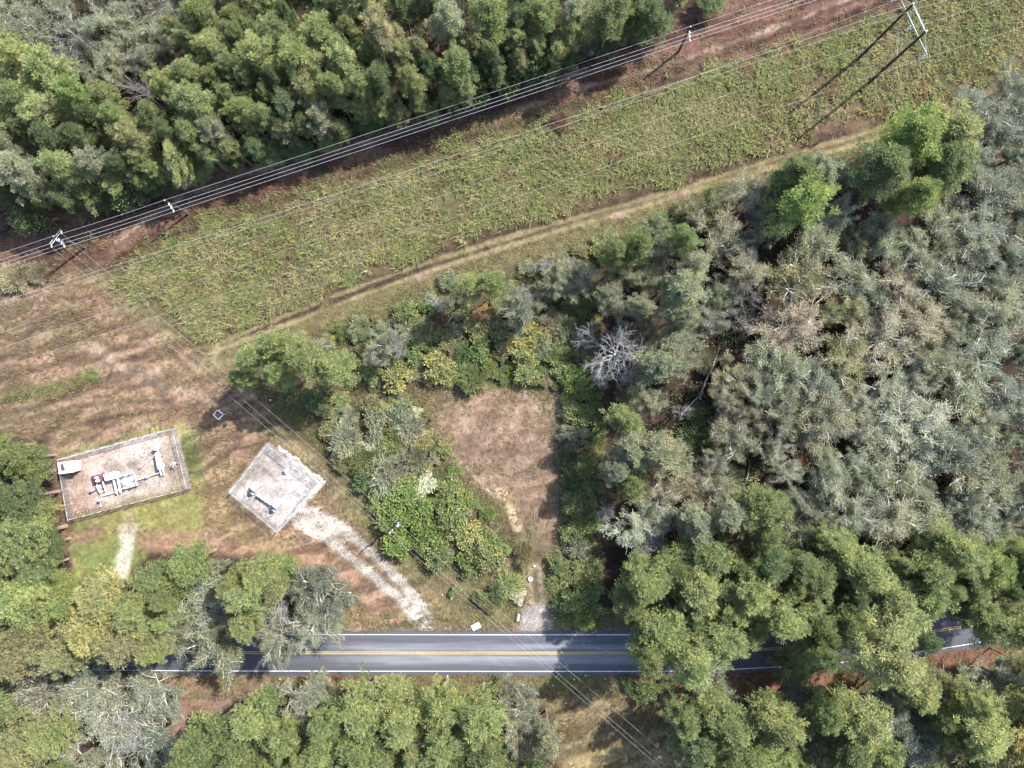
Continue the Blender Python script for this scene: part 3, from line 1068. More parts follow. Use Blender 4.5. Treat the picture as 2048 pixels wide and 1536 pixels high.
# ------------------------------------------------------------------ listed trees and bushes (kind, px, py, r, colour)
LISTED = [
    # north-west corner
    ('O', 40, 40, 62, 'gg'), ('O', 140, 60, 56, 'bg'), ('O', 215, 35, 52, 'gg'), ('O', 300, 60, 55, 'gg'), ('O', 125, 120, 46, 'bg'), ('O', 210, 120, 48, 'gg'),
    ('P', 28, 112, 46, 'yg'), ('P', 92, 142, 48, 'yg'), ('P', 30, 205, 44, 'g'), ('P', 150, 192, 46, 'bright'), ('P', 405, 30, 44, 'g'), ('P', 430, 95, 44, 'yg'), ('P', 600, 120, 50, 'yg'), ('P', 690, 120, 52, 'yg'), ('P', 640, 60, 46, 'yg'),
    ('P', 560, 70, 44, 'g'), ('P', 980, 40, 50, 'g'), ('P', 1080, 30, 46, 'g'), ('P', 900, 40, 46, 'gg'), ('P', 1220, 30, 46, 'g'), ('P', 1300, 25, 40, 'dg'),
    # stand at the west end of the lot
    ('P', 505, 715, 40, 'yg', None, 18), ('P', 555, 690, 42, 'yg', None, 18), ('P', 560, 750, 38, 'yg'), ('P', 612, 715, 44, 'yg', None, 18), ('P', 665, 735, 44, 'yg'), ('P', 485, 755, 26, 'g'),
    # along the north boundary of the lot
    ('L', 815, 625, 24, 'g'), ('L', 860, 612, 22, 'yg'), ('P', 930, 572, 36, 'yg'), ('P', 985, 566, 34, 'yg'), ('L', 900, 560, 20, 'gg'), ('O', 760, 690, 44, 'gg'), ('O', 1040, 610, 46, 'gg'), ('O', 1120, 560, 42, 'gg'), ('O', 1160, 545, 44, 'gg'), ('L', 1175, 600, 26, 'bright'),
    ('P', 1225, 495, 34, 'g'), ('P', 1275, 490, 38, 'g'), ('O', 1250, 545, 40, 'gg'), ('O', 1320, 500, 46, 'gg'), ('P', 1370, 580, 50, 'gg'), ('P', 1315, 735, 50, 'gg'), ('P', 1355, 690, 46, 'gg'), ('P', 1250, 840, 40, 'g'), ('P', 1265, 900, 44, 'gg'), ('P', 1235, 940, 36, 'gg'),
    ('O', 1290, 660, 40, 'br'), ('O', 1330, 990, 56, 'br'), ('O', 1290, 1060, 60, 'sil'), ('O', 1380, 960, 46, 'br'), ('O', 1300, 800, 38, 'gg'),
    # the big bright pines north-east
    ('P', 1835, 270, 66, 'bright'), ('P', 1900, 270, 66, 'yg'), ('P', 1900, 335, 60, 'g'), ('P', 1770, 330, 60, 'dg'), ('P', 1830, 390, 50, 'bright'), ('P', 1610, 395, 62, 'bright'), ('P', 1590, 350, 50, 'g'), ('O', 1500, 385, 52, 'gg'), ('P', 1640, 350, 42, 'gg'),
    # brown and grey oaks of the east woods
    ('O', 1450, 470, 66, 'br'), ('O', 1500, 530, 60, 'br'), ('O', 1600, 560, 74, 'ol'), ('O', 1640, 480, 70, 'gg'), ('O', 1720, 560, 66, 'gg'), ('O', 1600, 650, 70, 'br'), ('O', 1780, 680, 84, 'br'), ('O', 1860, 640, 70, 'br'), ('O', 1880, 720, 60, 'gg'), ('O', 1640, 760, 62, 'bg'), ('O', 1560, 720, 70, 'gg'),
    ('O', 1660, 850, 80, 'br'), ('O', 1840, 860, 90, 'sil'), ('O', 1780, 940, 80, 'gg'), ('O', 1920, 900, 76, 'bg'), ('O', 1990, 960, 80, 'gg'), ('O', 1660, 960, 66, 'gg'), ('O', 1900, 560, 70, 'bg'), ('O', 1960, 470, 72, 'bg'), ('O', 2000, 380, 76, 'bg'), ('O', 2010, 250, 74, 'bg'), ('O', 1890, 440, 60, 'gg'), ('O', 2030, 620, 70, 'gg'), ('O', 1980, 700, 70, 'bg'), ('O', 2040, 800, 70, 'bg'), ('O', 1780, 470, 64, 'gg'),
    ('P', 1530, 1020, 56, 'g'), ('P', 1460, 1030, 40, 'gg'), ('O', 1820, 1050, 80, 'gg'), ('O', 1730, 1040, 66, 'bg'), ('O', 1600, 1070, 60, 'gg'), ('O', 1960, 1050, 60, 'bg'),
    # pines at the road
    ('P', 1400, 1180, 66, 'yg'), ('P', 1290, 1170, 56, 'g'), ('P', 1330, 1260, 62, 'yg'), ('P', 1440, 1280, 62, 'g'), ('P', 1500, 1190, 56, 'yg'), ('P', 1560, 1240, 56, 'yg'), ('P', 1650, 1260, 50, 'g'), ('P', 1720, 1130, 60, 'yg'), ('P', 1640, 1160, 52, 'g'), ('P', 1590, 1330, 44, 'g'), ('P', 1790, 1250, 68, 'yg'), ('P', 1770, 1320, 66, 'yg'), ('P', 1850, 1200, 52, 'g'), ('P', 1930, 1120, 60, 'yg'), ('P', 1990, 1140, 52, 'bright'), ('P', 1960, 1230, 50, 'g'), ('P', 2030, 1230, 56, 'yg'), ('P', 1380, 1330, 54, 'yg'), ('P', 1300, 1320, 40, 'g'), ('P', 1640, 1310, 36, 'g'), ('P', 1255, 1210, 36, 'g'),
    ('P', 1985, 1258, 50, 'yg'), ('P', 2045, 1258, 46, 'g'), ('P', 1700, 1240, 46, 'g'),
    ('L', 1390, 870, 30, 'dg'), ('L', 1420, 900, 26, 'g'), ('F', 1440, 850, 28, 'gg'), ('L', 1465, 885, 26, 'dg'), ('F', 1480, 830, 28, 'gg'), ('L', 1440, 800, 24, 'dg'), ('L', 1395, 830, 24, 'g'), ('F', 1460, 960, 26, 'gg'), ('L', 1425, 940, 26, 'dg'), ('L', 1380, 920, 24, 'g'), ('F', 1410, 720, 22, 'gg'), ('L', 1455, 740, 24, 'dg'), ('L', 1480, 905, 18, 'bright'),
    # south bank
    ('O', 60, 1400, 66, 'gg'), ('O', 160, 1390, 62, 'bg'), ('P', 40, 1500, 60, 'ol'), ('P', 100, 1470, 46, 'yg'), ('O', 210, 1450, 78, 'sil'), ('O', 300, 1400, 56, 'bg'), ('O', 300, 1490, 60, 'bg'), ('P', 390, 1500, 46, 'g'), ('L', 400, 1450, 24, 'yg'), ('P', 500, 1440, 50, 'yg'), ('P', 480, 1510, 50, 'g'), ('O', 600, 1420, 60, 'bg'), ('P', 560, 1480, 46, 'g'), ('P', 640, 1390, 42, 'gg'), ('P', 720, 1420, 58, 'yg'), ('P', 790, 1390, 44, 'yg'), ('P', 800, 1450, 58, 'yg'), ('P', 880, 1420, 56, 'yg'), ('P', 890, 1490, 56, 'g'), ('P', 960, 1440, 54, 'yg'), ('P', 720, 1500, 56, 'g'), ('P', 640, 1500, 50, 'g'), ('O', 1040, 1440, 56, 'gg'), ('O', 1050, 1510, 60, 'gg'), ('P', 970, 1520, 48, 'g'), ('P', 1100, 1490, 30, 'gg'),
    ('L', 1290, 1385, 22, 'g'), ('L', 1335, 1375, 20, 'g'), ('L', 1260, 1372, 16, 'dg'), ('P', 1400, 1490, 46, 'dg'), ('P', 1370, 1440, 36, 'g'), ('P', 1450, 1440, 58, 'g'), ('P', 1480, 1520, 60, 'g'), ('O', 1430, 1390, 50, 'gg'), ('P', 1560, 1440, 58, 'yg'), ('O', 1600, 1390, 46, 'bg'), ('O', 1800, 1440, 60, 'bg'), ('P', 1720, 1440, 60, 'yg'), ('P', 1700, 1510, 50, 'g'), ('O', 1850, 1500, 66, 'bg'), ('P', 1960, 1470, 60, 'yg'), ('P', 2020, 1510, 56, 'yel'), ('O', 2010, 1370, 56, 'bg'), ('O', 1900, 1390, 46, 'bg'), ('P', 1950, 1400, 40, 'yg'),
    # south-west wood
    ('P', 40, 1210, 60, 'yg'), ('P', 110, 1170, 46, 'bright'), ('P', 200, 1200, 56, 'yel'), ('P', 180, 1260, 56, 'yel'), ('P', 250, 1290, 58, 'ol'), ('P', 270, 1210, 50, 'yg'), ('P', 310, 1150, 44, 'g'), ('P', 370, 1130, 44, 'g'), ('O', 400, 1210, 80, 'gg'), ('O', 420, 1290, 70, 'gg'), ('P', 500, 1190, 46, 'yg'), ('P', 520, 1150, 40, 'yg'), ('P', 570, 1140, 40, 'g'), ('O', 630, 1190, 66, 'bg'), ('O', 620, 1260, 56, 'bg'), ('P', 490, 1250, 36, 'yg'), ('O', 540, 1300, 44, 'gg'), ('O', 90, 1260, 56, 'br'), ('P', 30, 1300, 56, 'ol'), ('P', 130, 1310, 50, 'ol'),
    # west
    ('P', 22, 920, 46, 'g'), ('P', 66, 948, 36, 'g'), ('P', 28, 1000, 46, 'dg'), ('P', 78, 1022, 34, 'yg'), ('P', 30, 1080, 56, 'g'), ('P', 88, 1092, 44, 'dg'),
    # bushes inside the lot
    ('L', 790, 1040, 34, 'bright'), ('L', 815, 985, 30, 'bright'), ('L', 760, 990, 28, 'g'), ('L', 800, 1090, 30, 'bright'), ('L', 850, 1070, 30, 'bright'), ('L', 735, 955, 26, 'dg'), ('L', 840, 1020, 28, 'bright'), ('L', 880, 1110, 28, 'g'), ('L', 905, 1030, 32, 'yg'), ('L', 900, 980, 26, 'yg'), ('L', 925, 1000, 22, 'bright'), ('L', 905, 945, 18, 'bright'), ('L', 930, 1070, 28, 'yel'), ('L', 975, 1110, 32, 'yg'), ('L', 990, 1090, 24, 'g'), ('L', 940, 1120, 28, 'g'), ('F', 770, 950, 34, 'sil'), ('F', 730, 920, 26, 'g'), ('L', 805, 960, 22, 'yel'), ('F', 830, 920, 26, 'gg'), ('L', 850, 970, 24, 'cream'), ('L', 740, 890, 16, 'cream'), ('L', 780, 895, 16, 'cream'), ('L', 835, 825, 14, 'cream'),
    ('F', 690, 880, 30, 'sil'), ('L', 750, 850, 28, 'gg'), ('F', 790, 880, 26, 'yg'), ('F', 700, 830, 18, 'sil'), ('L', 660, 860, 20, 'ol'), ('L', 680, 800, 18, 'yg'), ('L', 740, 810, 20, 'ol'), ('L', 800, 820, 24, 'gg'), ('F', 820, 860, 26, 'sil'), ('L', 795, 755, 30, 'yel'), ('L', 620, 800, 22, 'dg'), ('L', 650, 820, 16, 'yg'), ('L', 850, 880, 20, 'yel'), ('F', 690, 920, 22, 'ol'),
    ('L', 875, 735, 30, 'yel'), ('T', 920, 745, 30, 'g'), ('L', 960, 700, 26, 'g'), ('L', 930, 705, 20, 'dg'), ('F', 945, 760, 26, 'g'), ('L', 1045, 705, 28, 'yel'), ('L', 1055, 745, 24, 'yg'), ('L', 1010, 700, 22, 'ol'), ('L', 1110, 710, 26, 'g'), ('L', 1150, 755, 28, 'bright'), ('L', 1120, 735, 22, 'yg'), ('L', 1090, 700, 22, 'gg'), ('L', 1000, 660, 26, 'ol'), ('L', 950, 660, 24, 'ol'), ('L', 905, 690, 22, 'ol'), ('L', 1070, 670, 26, 'yel'), ('F', 1130, 660, 26, 'gg'), ('F', 1100, 650, 24, 'br'), ('L', 960, 635, 22, 'rust'), ('L', 985, 640, 18, 'ol'), ('F', 850, 660, 24, 'gg'), ('L', 830, 700, 26, 'g'), ('L', 790, 715, 24, 'dg'), ('L', 740, 745, 22, 'g'), ('L', 880, 640, 18, 'red'), ('F', 1170, 690, 26, 'gg'), ('L', 600, 762, 12, 'red'),
    ('L', 1165, 830, 28, 'g'), ('L', 1175, 790, 22, 'g'), ('F', 1140, 800, 22, 'dg'), ('F', 1150, 870, 26, 'bg'), ('L', 1190, 870, 20, 'g'), ('F', 1140, 920, 24, 'dg'), ('L', 1170, 930, 24, 'g'), ('L', 1150, 960, 22, 'dg'), ('L', 1170, 990, 24, 'g'), ('L', 1145, 1010, 22, 'g'), ('L', 1175, 1040, 24, 'g'), ('L', 1150, 1060, 24, 'g'), ('L', 1160, 1100, 24, 'gg'), ('L', 1120, 1130, 22, 'g'), ('L', 1150, 1150, 28, 'yg'), ('L', 1185, 1130, 22, 'g'), ('T', 1120, 1165, 22, 'g'), ('L', 1180, 1180, 26, 'g'), ('L', 1145, 1200, 26, 'yg'), ('L', 1165, 1230, 24, 'bright'), ('L', 1120, 1215, 18, 'dg'), ('L', 1190, 1215, 20, 'g'), ('T', 1130, 1245, 14, 'g'),
    ('T', 1015, 1175, 26, 'g'), ('L', 1035, 1190, 16, 'cream'), ('L', 995, 1185, 18, 'dg'), ('L', 965, 1195, 16, 'g'), ('L', 910, 1180, 12, 'yg'), ('F', 1050, 1110, 20, 'ol'), ('F', 985, 1210, 16, 'ol'),
    # corridor edge bushes
    ('F', 1120, 530, 26, 'gg'), ('F', 720, 655, 22, 'gg'), ('F', 800, 640, 16, 'sil'), ('L', 1200, 500, 22, 'yg'), ('F', 1440, 395, 30, 'g'), ('F', 1380, 430, 30, 'gg'), ('L', 1330, 450, 26, 'g'),
    ('F', 30, 555, 28, 'br'), ('F', 75, 545, 20, 'br'), ('F', 1120, 245, 18, 'red'),
]
for rec in LISTED:
    plant(*rec)

SPECIAL = [
    ('B', 1238, 705, 74, 'large bleached dead tree standing over the east edge of the lot', 12),
    ('B', 1205, 755, 34, 'smaller white dead tree leaning beside the large bleached one', 8),
    ('D', 1490, 640, 36, 'grey dead tree with matted twigs beside the dark gap', 8),
    ('B', 785, 690, 34, 'white bare tree among green bushes near the corridor', 9),
    ('B', 1090, 528, 26, 'pale twiggy bare tree at the corridor edge of the lot', 6),
    ('B', 878, 606, 24, 'small pale bare tree on the corridor edge between green bushes', 5),
    ('B', 640, 690, 24, 'small pale bare tree behind the pines of the lot', 6),
    ('B', 1215, 1028, 28, 'white bare tree at the lot edge above the road pines', 9),
    ('B', 540, 1240, 54, 'white lichened bare tree overhanging the road', 11),
    ('D', 268, 168, 42, 'grey half-fallen bare tree amid the north pines', 12),
    ('B', 1365, 825, 22, 'broken white snag in the dark gap of the east woods', 8),
    ('D', 1790, 400, 40, 'grey twiggy dead tree in shade under the large pines', 7),
    ('D', 1500, 590, 40, 'grey bare tree with long curved limbs in the east woods', 12),
    ('B', 1305, 1085, 46, 'pale bare tree with spreading limbs above the red earth gap', 9),
    ('B', 250, 1470, 56, 'white limbed bare tree in the south-west corner wood', 11),
    ('B', 1040, 1470, 50, 'white limbed bare tree beside the southern clearing', 9),
    ('D', 1185, 85, 30, 'grey dead shrub-like tree at the north wood edge', 4),
    ('B', 420, 1230, 50, 'pale limbed bare tree in the wood between road and compounds', 11),
    ('B', 1050, 590, 28, 'thin white bare tree inside the north corner of the lot', 8),
]
for k, px, py, r, lab, hh in SPECIAL:
    plant(k, px, py, r, 'sil', lab, hh)

# ------------------------------------------------------------------ filling the woods
Z_N = [(-90, -90), (1440, -90), (1330, 30), (1100, 112), (850, 222), (600, 284), (330, 352), (150, 410), (-90, 415)]
Z_E = [(1225, 520), (1300, 440), (1420, 410), (1480, 370), (1560, 320), (1700, 320), (1800, 230), (1930, 225), (1960, 190), (2130, 140), (2130, 1080), (1220, 1080), (1215, 780)]
Z_SE = [(1235, 1070), (2130, 1070), (2130, 1250), (1900, 1255), (1850, 1290), (1270, 1250)]
Z_S = [(1360, 1400), (1500, 1390), (1720, 1390), (1900, 1360), (2130, 1330), (2130, 1620), (1400, 1620)]
Z_S2 = [(520, 1400), (800, 1400), (1010, 1420), (1090, 1470), (1080, 1620), (370, 1620), (400, 1520)]
Z_S1 = [(-90, 1370), (330, 1370), (340, 1440), (300, 1620), (-90, 1620)]
Z_SW = [(-90, 1150), (150, 1165), (240, 1180), (310, 1125), (560, 1120), (660, 1170), (670, 1230), (420, 1310), (-90, 1320)]
Z_W = [(-90, 880), (30, 885), (75, 940), (100, 1100), (80, 1150), (-90, 1150)]
GAPS = [((1430, 700), 30), ((1400, 780), 26), ((1415, 860), 26), ((1500, 930), 34), ((1345, 1075), 22), ((1500, 1325), 36), ((1680, 1320), 34), ((1895, 1265), 30), ((1770, 410), 56), ((270, 180), 40), ((850, 50), 34), ((210, 290), 20), ((1500, 1375), 36), ((1640, 1355), 30), ((1730, 1355), 26), ((1960, 1312), 30), ((420, 1460), 40), ((1490, 640), 40), ((1235, 700), 50), ((540, 1240), 44)]


def fill(zone, rmin, rmax, pick, seed, gap=0.86, tries=1500, group=None):
    rg = np.random.default_rng(seed)
    z = np.array(zone)
    lo, hi = z.min(0), z.max(0)
    for _ in range(tries):
        px, py = lo + rg.random(2) * (hi - lo)
        if px < -50 or px > 2098 or py < -50 or py > 1586 or float(poly_sd(np.array([px]), np.array([py]), zone)[0]) < 4:
            continue
        r = rmin + (rmax - rmin) * rg.random()
        if any(math.hypot(px - gx, py - gy) < gr + r * 0.55 for (gx, gy), gr in GAPS):
            continue
        ok = True
        for q in PLANTS:
            if q['kind'] in 'POBD' and abs(q['px'] - px) < 160:
                if math.hypot(px - q['px'], py - q['py']) < (r + q['r']) * (gap if q['kind'] in 'PO' else 0.6):
                    ok = False
                    break
        if not ok:
            continue
        k, c = pick(px, py, rg)
        hh = None
        if zone is Z_N:
            dd = float(poly_sd(np.array([px]), np.array([py]), Z_N)[0])
            if dd < 45:
                r = min(r, 24 + dd * 0.3)
            if dd < 75 and k == 'P':
                hh = 8.0 + dd * 0.09 + rg.random() * 1.5
        plant(k, px, py, r, c, None, hh)


def pick_n(px, py, rg):
    if px < 350 and py < 170:
        return 'O', rg.choice(['gg', 'bg', 'gg'])
    return 'P', rg.choice(['yg', 'g', 'g', 'yg', 'ol', 'gg', 'dg'])


def pick_e(px, py, rg):
    if px > 1850:
        return 'O', rg.choice(['bg', 'bg', 'gg'])
    if px < 1420 and rg.random() < 0.5:
        return 'P', rg.choice(['gg', 'g'])
    return 'O', rg.choice(['gg', 'br', 'bg', 'gg', 'ol', 'sil'])


def pick_se(px, py, rg):
    return 'P', rg.choice(['yg', 'g', 'yg', 'dg'])


def pick_s(px, py, rg):
    return ('P', rg.choice(['yg', 'g'])) if rg.random() < 0.55 else ('O', rg.choice(['bg', 'gg']))


def pick_s1(px, py, rg):
    return ('O', rg.choice(['bg', 'gg'])) if px > 120 else ('P', rg.choice(['ol', 'g']))


def pick_sw(px, py, rg):
    return ('P', rg.choice(['yg', 'ol', 'g', 'yel'])) if rg.random() < 0.75 else ('O', 'gg')


def pick_w(px, py, rg):
    return 'P', rg.choice(['g', 'dg', 'yg'])


fill(Z_N, 26, 54, pick_n, 1, 0.59, 9000)
fill(Z_E, 30, 68, pick_e, 2, 0.58, 6000)
fill(Z_SE, 26, 60, pick_se, 3, 0.60, 3000)
fill(Z_S, 26, 58, pick_s, 4, 0.60, 3000)
fill(Z_S2, 24, 54, pick_se, 5, 0.60, 3000)
fill(Z_S1, 36, 54, pick_s1, 6, 0.6, 3000)
fill(Z_SW, 24, 52, pick_sw, 7, 0.6, 3000)
fill(Z_W, 32, 46, pick_w, 8, 0.62, 3000)


EDGE = [(-20, 432), (60, 440), (140, 432), (200, 415), (270, 400), (330, 372), (400, 345), (470, 325), (540, 318), (600, 305), (660, 285), (720, 268), (780, 250), (840, 232), (900, 208), (960, 188), (1020, 168), (1080, 145), (1140, 130), (1200, 100), (1270, 72), (1330, 50), (1420, 20)]
rge = np.random.default_rng(33)
for ex, ey in EDGE:
    plant('P' if rge.random() < 0.55 else 'L', ex + rge.normal() * 8, ey - 16 + rge.normal() * 7, 30 + 8 * rge.random(), rge.choice(['dg', 'g', 'dg']), None, 3.2 + 3.2 * rge.random())

LOTFILL = [[(640, 790), (760, 790), (850, 790), (870, 850), (900, 920), (960, 1000), (1010, 1060), (1010, 1125), (860, 1110), (730, 985), (640, 860)],
           [(720, 700), (860, 640), (1000, 600), (1190, 540), (1200, 720), (1130, 780), (1040, 760), (900, 765), (740, 780)],
           [(1125, 760), (1205, 740), (1200, 1255), (1120, 1250), (1105, 1130), (1135, 1060)],
           [(500, 735), (700, 655), (860, 600), (1150, 500), (1230, 470), (1230, 490), (1000, 570), (700, 690)]]
rgl = np.random.default_rng(51)
placed = [(q['px'], q['py'], q['r']) for q in PLANTS if q['kind'] in 'LFT']
nls = 0
for it in range(5000):
    zi = it % 4
    z_ = np.array(LOTFILL[zi])
    px, py = z_.min(0) + rgl.random(2) * (z_.max(0) - z_.min(0))
    if poly_sd(np.array([px]), np.array([py]), LOTFILL[zi])[0] < 2:
        continue
    r = 8 + 10 * rgl.random() ** 1.5
    if any(math.hypot(px - a, py - b) < (r + c_) * 0.66 for a, b, c_ in placed):
        continue
    placed.append((px, py, r))
    k = rgl.choice(['L', 'F', 'L'])
    plant(k, px, py, r, rgl.choice(['g', 'yg', 'gg', 'yel', 'ol', 'sil', 'bright', 'g', 'br']))
    nls += 1
    if nls > 230:
        break

# ------------------------------------------------------------------ grass, weeds and undergrowth (uncountable)
def scatter(zone_bounds, n, dens, seed):
    rg = np.random.default_rng(seed)
    x0, x1, y0, y1 = zone_bounds
    x = x0 + (x1 - x0) * rg.random(n)
    y = y0 + (y1 - y0) * rg.random(n)
    px, py = to_px(x, y)
    k = rg.random(n) < dens(px, py, x, y)
    return x[k], y[k], px[k], py[k], rg


def blades(name, x, y, col, length, width, lift, lean, rg, per=1, spread=0.1, dirbias=None, label=None):
    x = np.repeat(x, per)
    y = np.repeat(y, per)
    col = np.repeat(col, per, 0)
    n = len(x)
    x = x + rg.normal(size=n) * spread
    y = y + rg.normal(size=n) * spread
    z = ground_z(x, y)
    a = rg.random(n) * 2 * math.pi
    if dirbias is not None:
        a = np.repeat(dirbias, per) + rg.normal(size=n) * 0.55 if np.ndim(dirbias) else dirbias + rg.normal(size=n) * 1.0
    le = lean * (0.4 + 0.9 * rg.random(n))
    L = length * (0.55 + 0.8 * rg.random(n))
    w = width * (0.6 + 0.8 * rg.random(n))
    d = np.stack([np.cos(a) * le, np.sin(a) * le, np.full(n, 1.0)], 1)
    d = unit(d)
    sd = np.stack([-np.sin(a), np.cos(a), np.zeros(n)], 1)
    p0 = np.stack([x, y, z + lift], 1)
    mid = p0 + d * (L * 0.55)[:, None]
    d2 = unit(d + np.stack([np.cos(a), np.sin(a), np.full(n, -0.5)], 1) * 0.9)
    tip = mid + d2 * (L * 0.5)[:, None]
    hw = (w * 0.5)[:, None]
    v = np.stack([p0 - sd * hw * 0.5, p0 + sd * hw * 0.5, mid + sd * hw, mid - sd * hw, tip], 1).reshape(-1, 3)
    b = np.arange(n) * 5
    q = np.stack([b, b + 1, b + 2, b + 3], 1)
    t = np.stack([b + 3, b + 2, b + 4], 1)
    idx = np.concatenate([q.ravel(), t.ravel()])
    fn = np.concatenate([np.full(n, 4), np.full(n, 3)])
    tuft = np.repeat(rg.normal(size=n // per) * 0.2, per)
    tint = np.repeat(np.clip(0.45 + tuft + rg.normal(size=n) * 0.2, 0, 1), 5)
    me = np_mesh(name, v, fn, idx, M_blade, False, {'col': ('FLOAT_COLOR', np.repeat(col, 5, 0)), 'tint': ('FLOAT', tint)})
    o = link(name, me)
    tag(o, label, None, None, 'stuff')
    return o


BND = (-94, 94, -74, 78)


def d_field(px, py, x, y):
    m = sstep(-6, 14, poly_sd(px, py, FIELD) + (fbm(x, y, 6, 1) - 0.50) * 120 + (fbm(x, y, 1.5, 4, 2) - 0.5) * 30)
    thin = sstep(0.36, 0.56, fbm(x, y, 7, 2))
    east = 1 - 0.35 * sstep(1650, 1850, px)
    rut = np.minimum(line_d(px, py, LTRACK), line_d(px, py, LTRACK2))
    bare = sstep(0.60, 0.72, fbm(x, y, 11, 5))
    return m * (0.5 + 0.5 * thin) * east * sstep(5, 10, rut) * (1 - 0.75 * bare)


x, y, px, py, rg = scatter(BND, 150000, d_field, 21)
m = fbm(x, y, 5.0, 3)
m2 = fbm(x, y, 1.7, 6)
gcol = np.array((0.162, 0.170, 0.078))[None, :] * (1 - sstep(0.42, 0.62, m))[:, None] + np.array((0.205, 0.190, 0.102))[None, :] * sstep(0.42, 0.62, m)[:, None]
dr = sstep(0.60, 0.74, m2)[:, None]
gcol = gcol * (1 - dr) + np.array((0.150, 0.105, 0.065))[None, :] * dr
blades('tall_grass', x, y, gcol, 1.25, 0.10, 0.0, 0.95, rg, 9, 0.2, None, 'tall reedy green grass filling the power line corridor')


def d_dry(px, py, x, y):
    m = np.maximum.reduce([sstep(-4, 10, poly_sd(px, py, OPEN)) * 0.8, sstep(-4, 10, poly_sd(px, py, CLEAR)) * 0.45, sstep(-4, 10, poly_sd(px, py, SCLEAR)) * 0.9, (1 - sstep(20, 40, line_d(px, py, LTRACK))) * 0.8, sstep(-4, 8, poly_sd(px, py, NTRACK)) * 0.45, sstep(0, 8, poly_sd(px, py, SLGAP)) * 0.4])
    bad = np.maximum.reduce([sstep(-3, 0, poly_sd(px, py, PAD1)), sstep(-3, 0, poly_sd(px, py, PAD2)), 1 - sstep(10, 16, line_d(px, py, DRIVE[0])), 1 - sstep(10, 16, line_d(px, py, DRIVE[1])), 1 - sstep(10, 16, line_d(px, py, WDRIVE)), sstep(-2, 2, poly_sd(px, py, LAWN_S)), 1 - sstep(12, 18, line_d(px, py, DTRACK)), 1 - sstep(44, 47, line_d(px, py, ROADC)), 1 - sstep(6, 10, line_d(px, py, LTRACK)), 1 - sstep(6, 10, line_d(px, py, LTRACK2))])
    return m * (1 - bad) * sstep(0.3, 0.6, fbm(x, y, 3, 7))


x, y, px, py, rg = scatter(BND, 150000, d_dry, 22)
m = fbm(x, y, 6.0, 2)[:, None]
rnd = rg.random((len(x), 1))
dcol = (np.array((0.42, 0.32, 0.20)) * (1 - rnd) + np.array((0.26, 0.18, 0.125)) * rnd) * 0.44
gsel = (rg.random(len(x)) < 0.12)[:, None]
dcol = np.where(gsel, np.array((0.125, 0.118, 0.058)), dcol)
blades('dry_grass', x, y, dcol, 0.62, 0.075, 0.0, 2.2, rg, 3, 0.16, math.radians(197) + (fbm(x, y, 9.0, 4) - 0.5) * 7.0, 'flattened straw coloured dry grass on the open ground')


def d_weed(px, py, x, y):
    lot = sstep(-2, 12, poly_sd(px, py, LOT)) * (1 - sstep(2, 34, poly_sd(px, py, CLEAR) + (fbm(x, y, 3, 6) - 0.5) * 40))
    v = (1 - sstep(16, 30, line_d(px, py, [(q[0], q[1] + 66) for q in ROADC[2:12]]))) * 0.8
    v2 = (1 - sstep(14, 24, line_d(px, py, [(q[0], q[1] - 62) for q in ROADC[4:8]]))) * 0.7
    strip = (1 - sstep(14, 30, line_d(px, py, [(500, 740), (850, 590), (1210, 480), (1500, 370), (1750, 290)]))) * 0.9
    gs = (1 - sstep(8, 14, line_d(px, py, [(20, 795), (100, 780), (185, 752)]))) * 1.0
    nt_ = (1 - sstep(10, 24, line_d(px, py, [(240, 530), (420, 440), (640, 370), (800, 318), (1010, 238), (1160, 210), (1340, 120)]))) * 0.8
    bad = np.maximum.reduce([1 - sstep(44, 47, line_d(px, py, ROADC)), sstep(-2, 4, poly_sd(px, py, APRON)), 1 - sstep(6, 10, line_d(px, py, LTRACK)), 1 - sstep(6, 10, line_d(px, py, LTRACK2)), 1 - sstep(6, 14, line_d(px, py, LOTTRACK)), sstep(-3, 0, poly_sd(px, py, PAD2))])
    return np.maximum.reduce([lot * 0.8, v, v2, strip, gs, nt_]) * (1 - bad) * (0.25 + 0.75 * sstep(0.35, 0.6, fbm(x, y, 3.2, 1)))


x, y, px, py, rg = scatter(BND, 150000, d_weed, 23)
m = fbm(x, y, 3.5, 4)
wc = np.array((0.118, 0.128, 0.058))[None, :] * (1 - sstep(0.4, 0.65, m))[:, None] + np.array((0.155, 0.132, 0.076))[None, :] * sstep(0.4, 0.65, m)[:, None]
blades('weeds', x, y, wc, 0.5, 0.085, 0.0, 1.1, rg, 6, 0.2, None, 'low mixed weeds and scrub grass on the lot and verges')


# clods and twigs on the bare ground
def d_clod(px, py, x, y):
    m = np.maximum(sstep(-4, 12, poly_sd(px, py, CLEAR)) * 0.9 * (1 - 0.6 * sstep(960, 1040, py)), sstep(0, 14, poly_sd(px, py, OPEN)) * 0.25 * sstep(0.5, 0.65, fbm(x, y, 5, 2)))
    m = np.maximum(m, sstep(0, 14, poly_sd(px, py, SCLEAR)) * 0.2)
    bad = np.maximum.reduce([sstep(-3, 0, poly_sd(px, py, PAD1)), sstep(-3, 0, poly_sd(px, py, PAD2)), sstep(-2, 2, poly_sd(px, py, LAWN_S)), 1 - sstep(20, 26, line_d(px, py, DRIVE[0])), 1 - sstep(20, 26, line_d(px, py, DRIVE[1])), 1 - sstep(44, 47, line_d(px, py, ROADC))])
    return m * (1 - bad)


